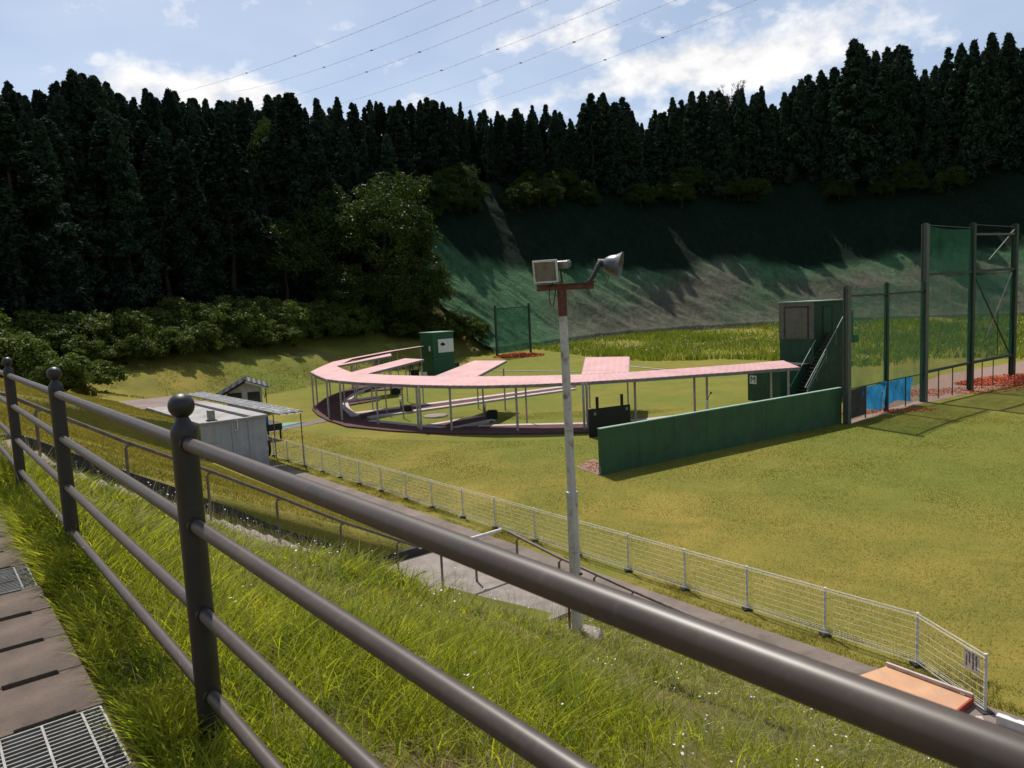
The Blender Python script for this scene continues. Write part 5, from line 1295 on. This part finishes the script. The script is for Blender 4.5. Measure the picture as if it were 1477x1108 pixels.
# ------------------------------------------------------------------ sky, sun, camera
SUN_EL, SUN_AZ = math.radians(58.5), math.radians(-21)          # azimuth measured clockwise from +Y
def world():
    wd = bpy.data.worlds.new('World'); SC.world = wd; wd.use_nodes = True; nt = wd.node_tree; nt.nodes.clear()
    out = nt.nodes.new('ShaderNodeOutputWorld'); bg = nt.nodes.new('ShaderNodeBackground'); bg.inputs[1].default_value = .10
    sky = nt.nodes.new('ShaderNodeTexSky'); sky.sky_type = 'NISHITA'; sky.sun_disc = False
    sky.sun_elevation = SUN_EL; sky.sun_rotation = SUN_AZ; sky.air_density = 1.0; sky.dust_density = 1.2; sky.ozone_density = 1.5
    tc = nt.nodes.new('ShaderNodeTexCoord'); vec = tc.outputs['Generated']
    # clouds live on a flat layer overhead: divide direction by its height
    sx = nt.nodes.new('ShaderNodeSeparateXYZ'); L(nt, vec, sx.inputs[0])
    mx = nt.nodes.new('ShaderNodeMath'); mx.operation = 'MAXIMUM'; L(nt, sx.outputs[2], mx.inputs[0]); mx.inputs[1].default_value = .05
    def mth(op, a, b=None, clamp=False):
        m = nt.nodes.new('ShaderNodeMath'); m.operation = op; m.use_clamp = clamp
        for s, i in ((a, 0), (b, 1)):
            if s is None: continue
            if isinstance(s, (int, float)): m.inputs[i].default_value = s
            else: L(nt, s, m.inputs[i])
        return m.outputs[0]
    zq = mth('ADD', mx.outputs[0], .12)
    cx = mth('DIVIDE', sx.outputs[0], zq); cy = mth('DIVIDE', sx.outputs[1], zq)
    cb = nt.nodes.new('ShaderNodeCombineXYZ'); L(nt, cx, cb.inputs[0]); L(nt, cy, cb.inputs[1])
    big = noise(nt, 1.5, 3, .5, cb.outputs[0], .2)
    det = nt.nodes.new('ShaderNodeTexNoise'); det.inputs['Scale'].default_value = 17; det.inputs['Detail'].default_value = 10; det.inputs['Roughness'].default_value = .58
    mp = nt.nodes.new('ShaderNodeMapping'); mp.inputs['Scale'].default_value = (1, 1, 1.6); L(nt, vec, mp.inputs[0]); L(nt, mp.outputs[0], det.inputs['Vector'])
    # where the cloud banks stand in the sky (directions), size, weight
    cl = [((-.41, .868, .272), .045, .95), ((-.345, .895, .272), .035, .9), ((-.295, .91, .268), .035, .9), ((-.262, .925, .262), .03, .7),
          ((.02, .95, .334), .026, .6), ((.085, .94, .33), .04, .7), ((.135, .94, .325), .04, .55), ((.20, .933, .293), .055, .75), ((.25, .925, .280), .055, .75), ((.31, .907, .278), .055, .7), ((.15, .955, .272), .05, .5), ((.09, .955, .265), .045, .4),
          ((.37, .885, .285), .06, .5), ((.42, .86, .31), .05, .4), ((.30, .90, .36), .09, .30), ((.10, .93, .39), .07, .3), ((.50, .80, .36), .13, .32), ((.0, .97, .25), .05, .3), ((-.1, .96, .27), .04, .2)]
    acc = None
    for d, s, w in cl:
        dv = Vector(d).normalized(); cbn = nt.nodes.new('ShaderNodeVectorMath'); cbn.operation = 'SUBTRACT'; L(nt, vec, cbn.inputs[0]); cbn.inputs[1].default_value = dv
        sc = nt.nodes.new('ShaderNodeVectorMath'); sc.operation = 'MULTIPLY'; L(nt, cbn.outputs[0], sc.inputs[0]); sc.inputs[1].default_value = (1, 1, 1.9)
        ln = nt.nodes.new('ShaderNodeVectorMath'); ln.operation = 'LENGTH'; L(nt, sc.outputs[0], ln.inputs[0])
        q = mth('DIVIDE', ln.outputs[1], s); q = mth('MULTIPLY', q, q); q = mth('MULTIPLY', q, -1.0); q = mth('EXPONENT', q); q = mth('MULTIPLY', q, w)
        acc = q if acc is None else mth('ADD', acc, q)
    acc = mth('MINIMUM', acc, 1.0)
    # density = bumps + noise
    dn = mth('SUBTRACT', det.outputs[0], .5); dn = mth('MULTIPLY', dn, 1.7)
    d1 = mth('ADD', mth('MULTIPLY', acc, .62), dn)
    wisp = mth('MULTIPLY', mth('SUBTRACT', big.outputs[0], .5), .35)
    d1 = mth('ADD', d1, wisp)
    mask = ramp(nt, d1, [(.16, 0), (.34, .45), (.62, 1)])
    thin = ramp(nt, big.outputs[0], [(.42, 0.04), (.72, .45)])
    shade = ramp(nt, det.outputs[0], [(.35, .80), (.62, 1.0)])
    pale = mixc(nt, thin.outputs[0], sky.outputs[0], (7.6, 8.3, 9.4))
    # lighter towards the horizon
    hz = ramp(nt, sx.outputs[2], [(.22, .42), (.50, .10)])
    pale = mixc(nt, hz.outputs[0], pale, (6.9, 8.3, 10.6))
    cc = mixc(nt, 1.0, (10.5, 10.4, 10.4), shade.outputs[0], 'MULTIPLY')
    fin = mixc(nt, mask.outputs[0], pale, cc)
    L(nt, fin, bg.inputs[0]); L(nt, bg.outputs[0], out.inputs[0])
world()
sun = bpy.data.lights.new('sun', 'SUN'); sun.energy = 4.8; sun.angle = math.radians(.53); sun.color = (1, .95, .87)
so = bpy.data.objects.new('sun', sun); COL.objects.link(so)
sd = Vector((math.sin(SUN_AZ)*math.cos(SUN_EL), math.cos(SUN_AZ)*math.cos(SUN_EL), math.sin(SUN_EL)))
so.rotation_euler = sd.to_track_quat('Z', 'Y').to_euler()

cam = bpy.data.cameras.new('camera'); co = bpy.data.objects.new('camera', cam); COL.objects.link(co)
cam.sensor_width = 36; cam.lens = 1050/1477*36; cam.clip_end = 5000; cam.clip_start = .05
P_, R_ = math.radians(6.0), math.radians(2.7)
f = Vector((0, math.cos(P_), -math.sin(P_))); r0 = Vector((1, 0, 0)); u0 = r0.cross(f)
r = r0*math.cos(R_)-u0*math.sin(R_); u = r0*math.sin(R_)+u0*math.cos(R_)
mw = Matrix((( r.x, u.x, -f.x, 0), (r.y, u.y, -f.y, 0), (r.z, u.z, -f.z, H), (0, 0, 0, 1)))
co.matrix_world = mw
cam.dof.use_dof = True; cam.dof.focus_distance = 22; cam.dof.aperture_fstop = 11
SC.camera = co
SC.render.engine = 'CYCLES'; SC.view_settings.view_transform = 'Standard'; SC.view_settings.look = 'None'; SC.view_settings.exposure = 0
SC.cycles.max_bounces = 6; SC.cycles.transparent_max_bounces = 16; SC.cycles.use_denoising = True
print('trees', NT)
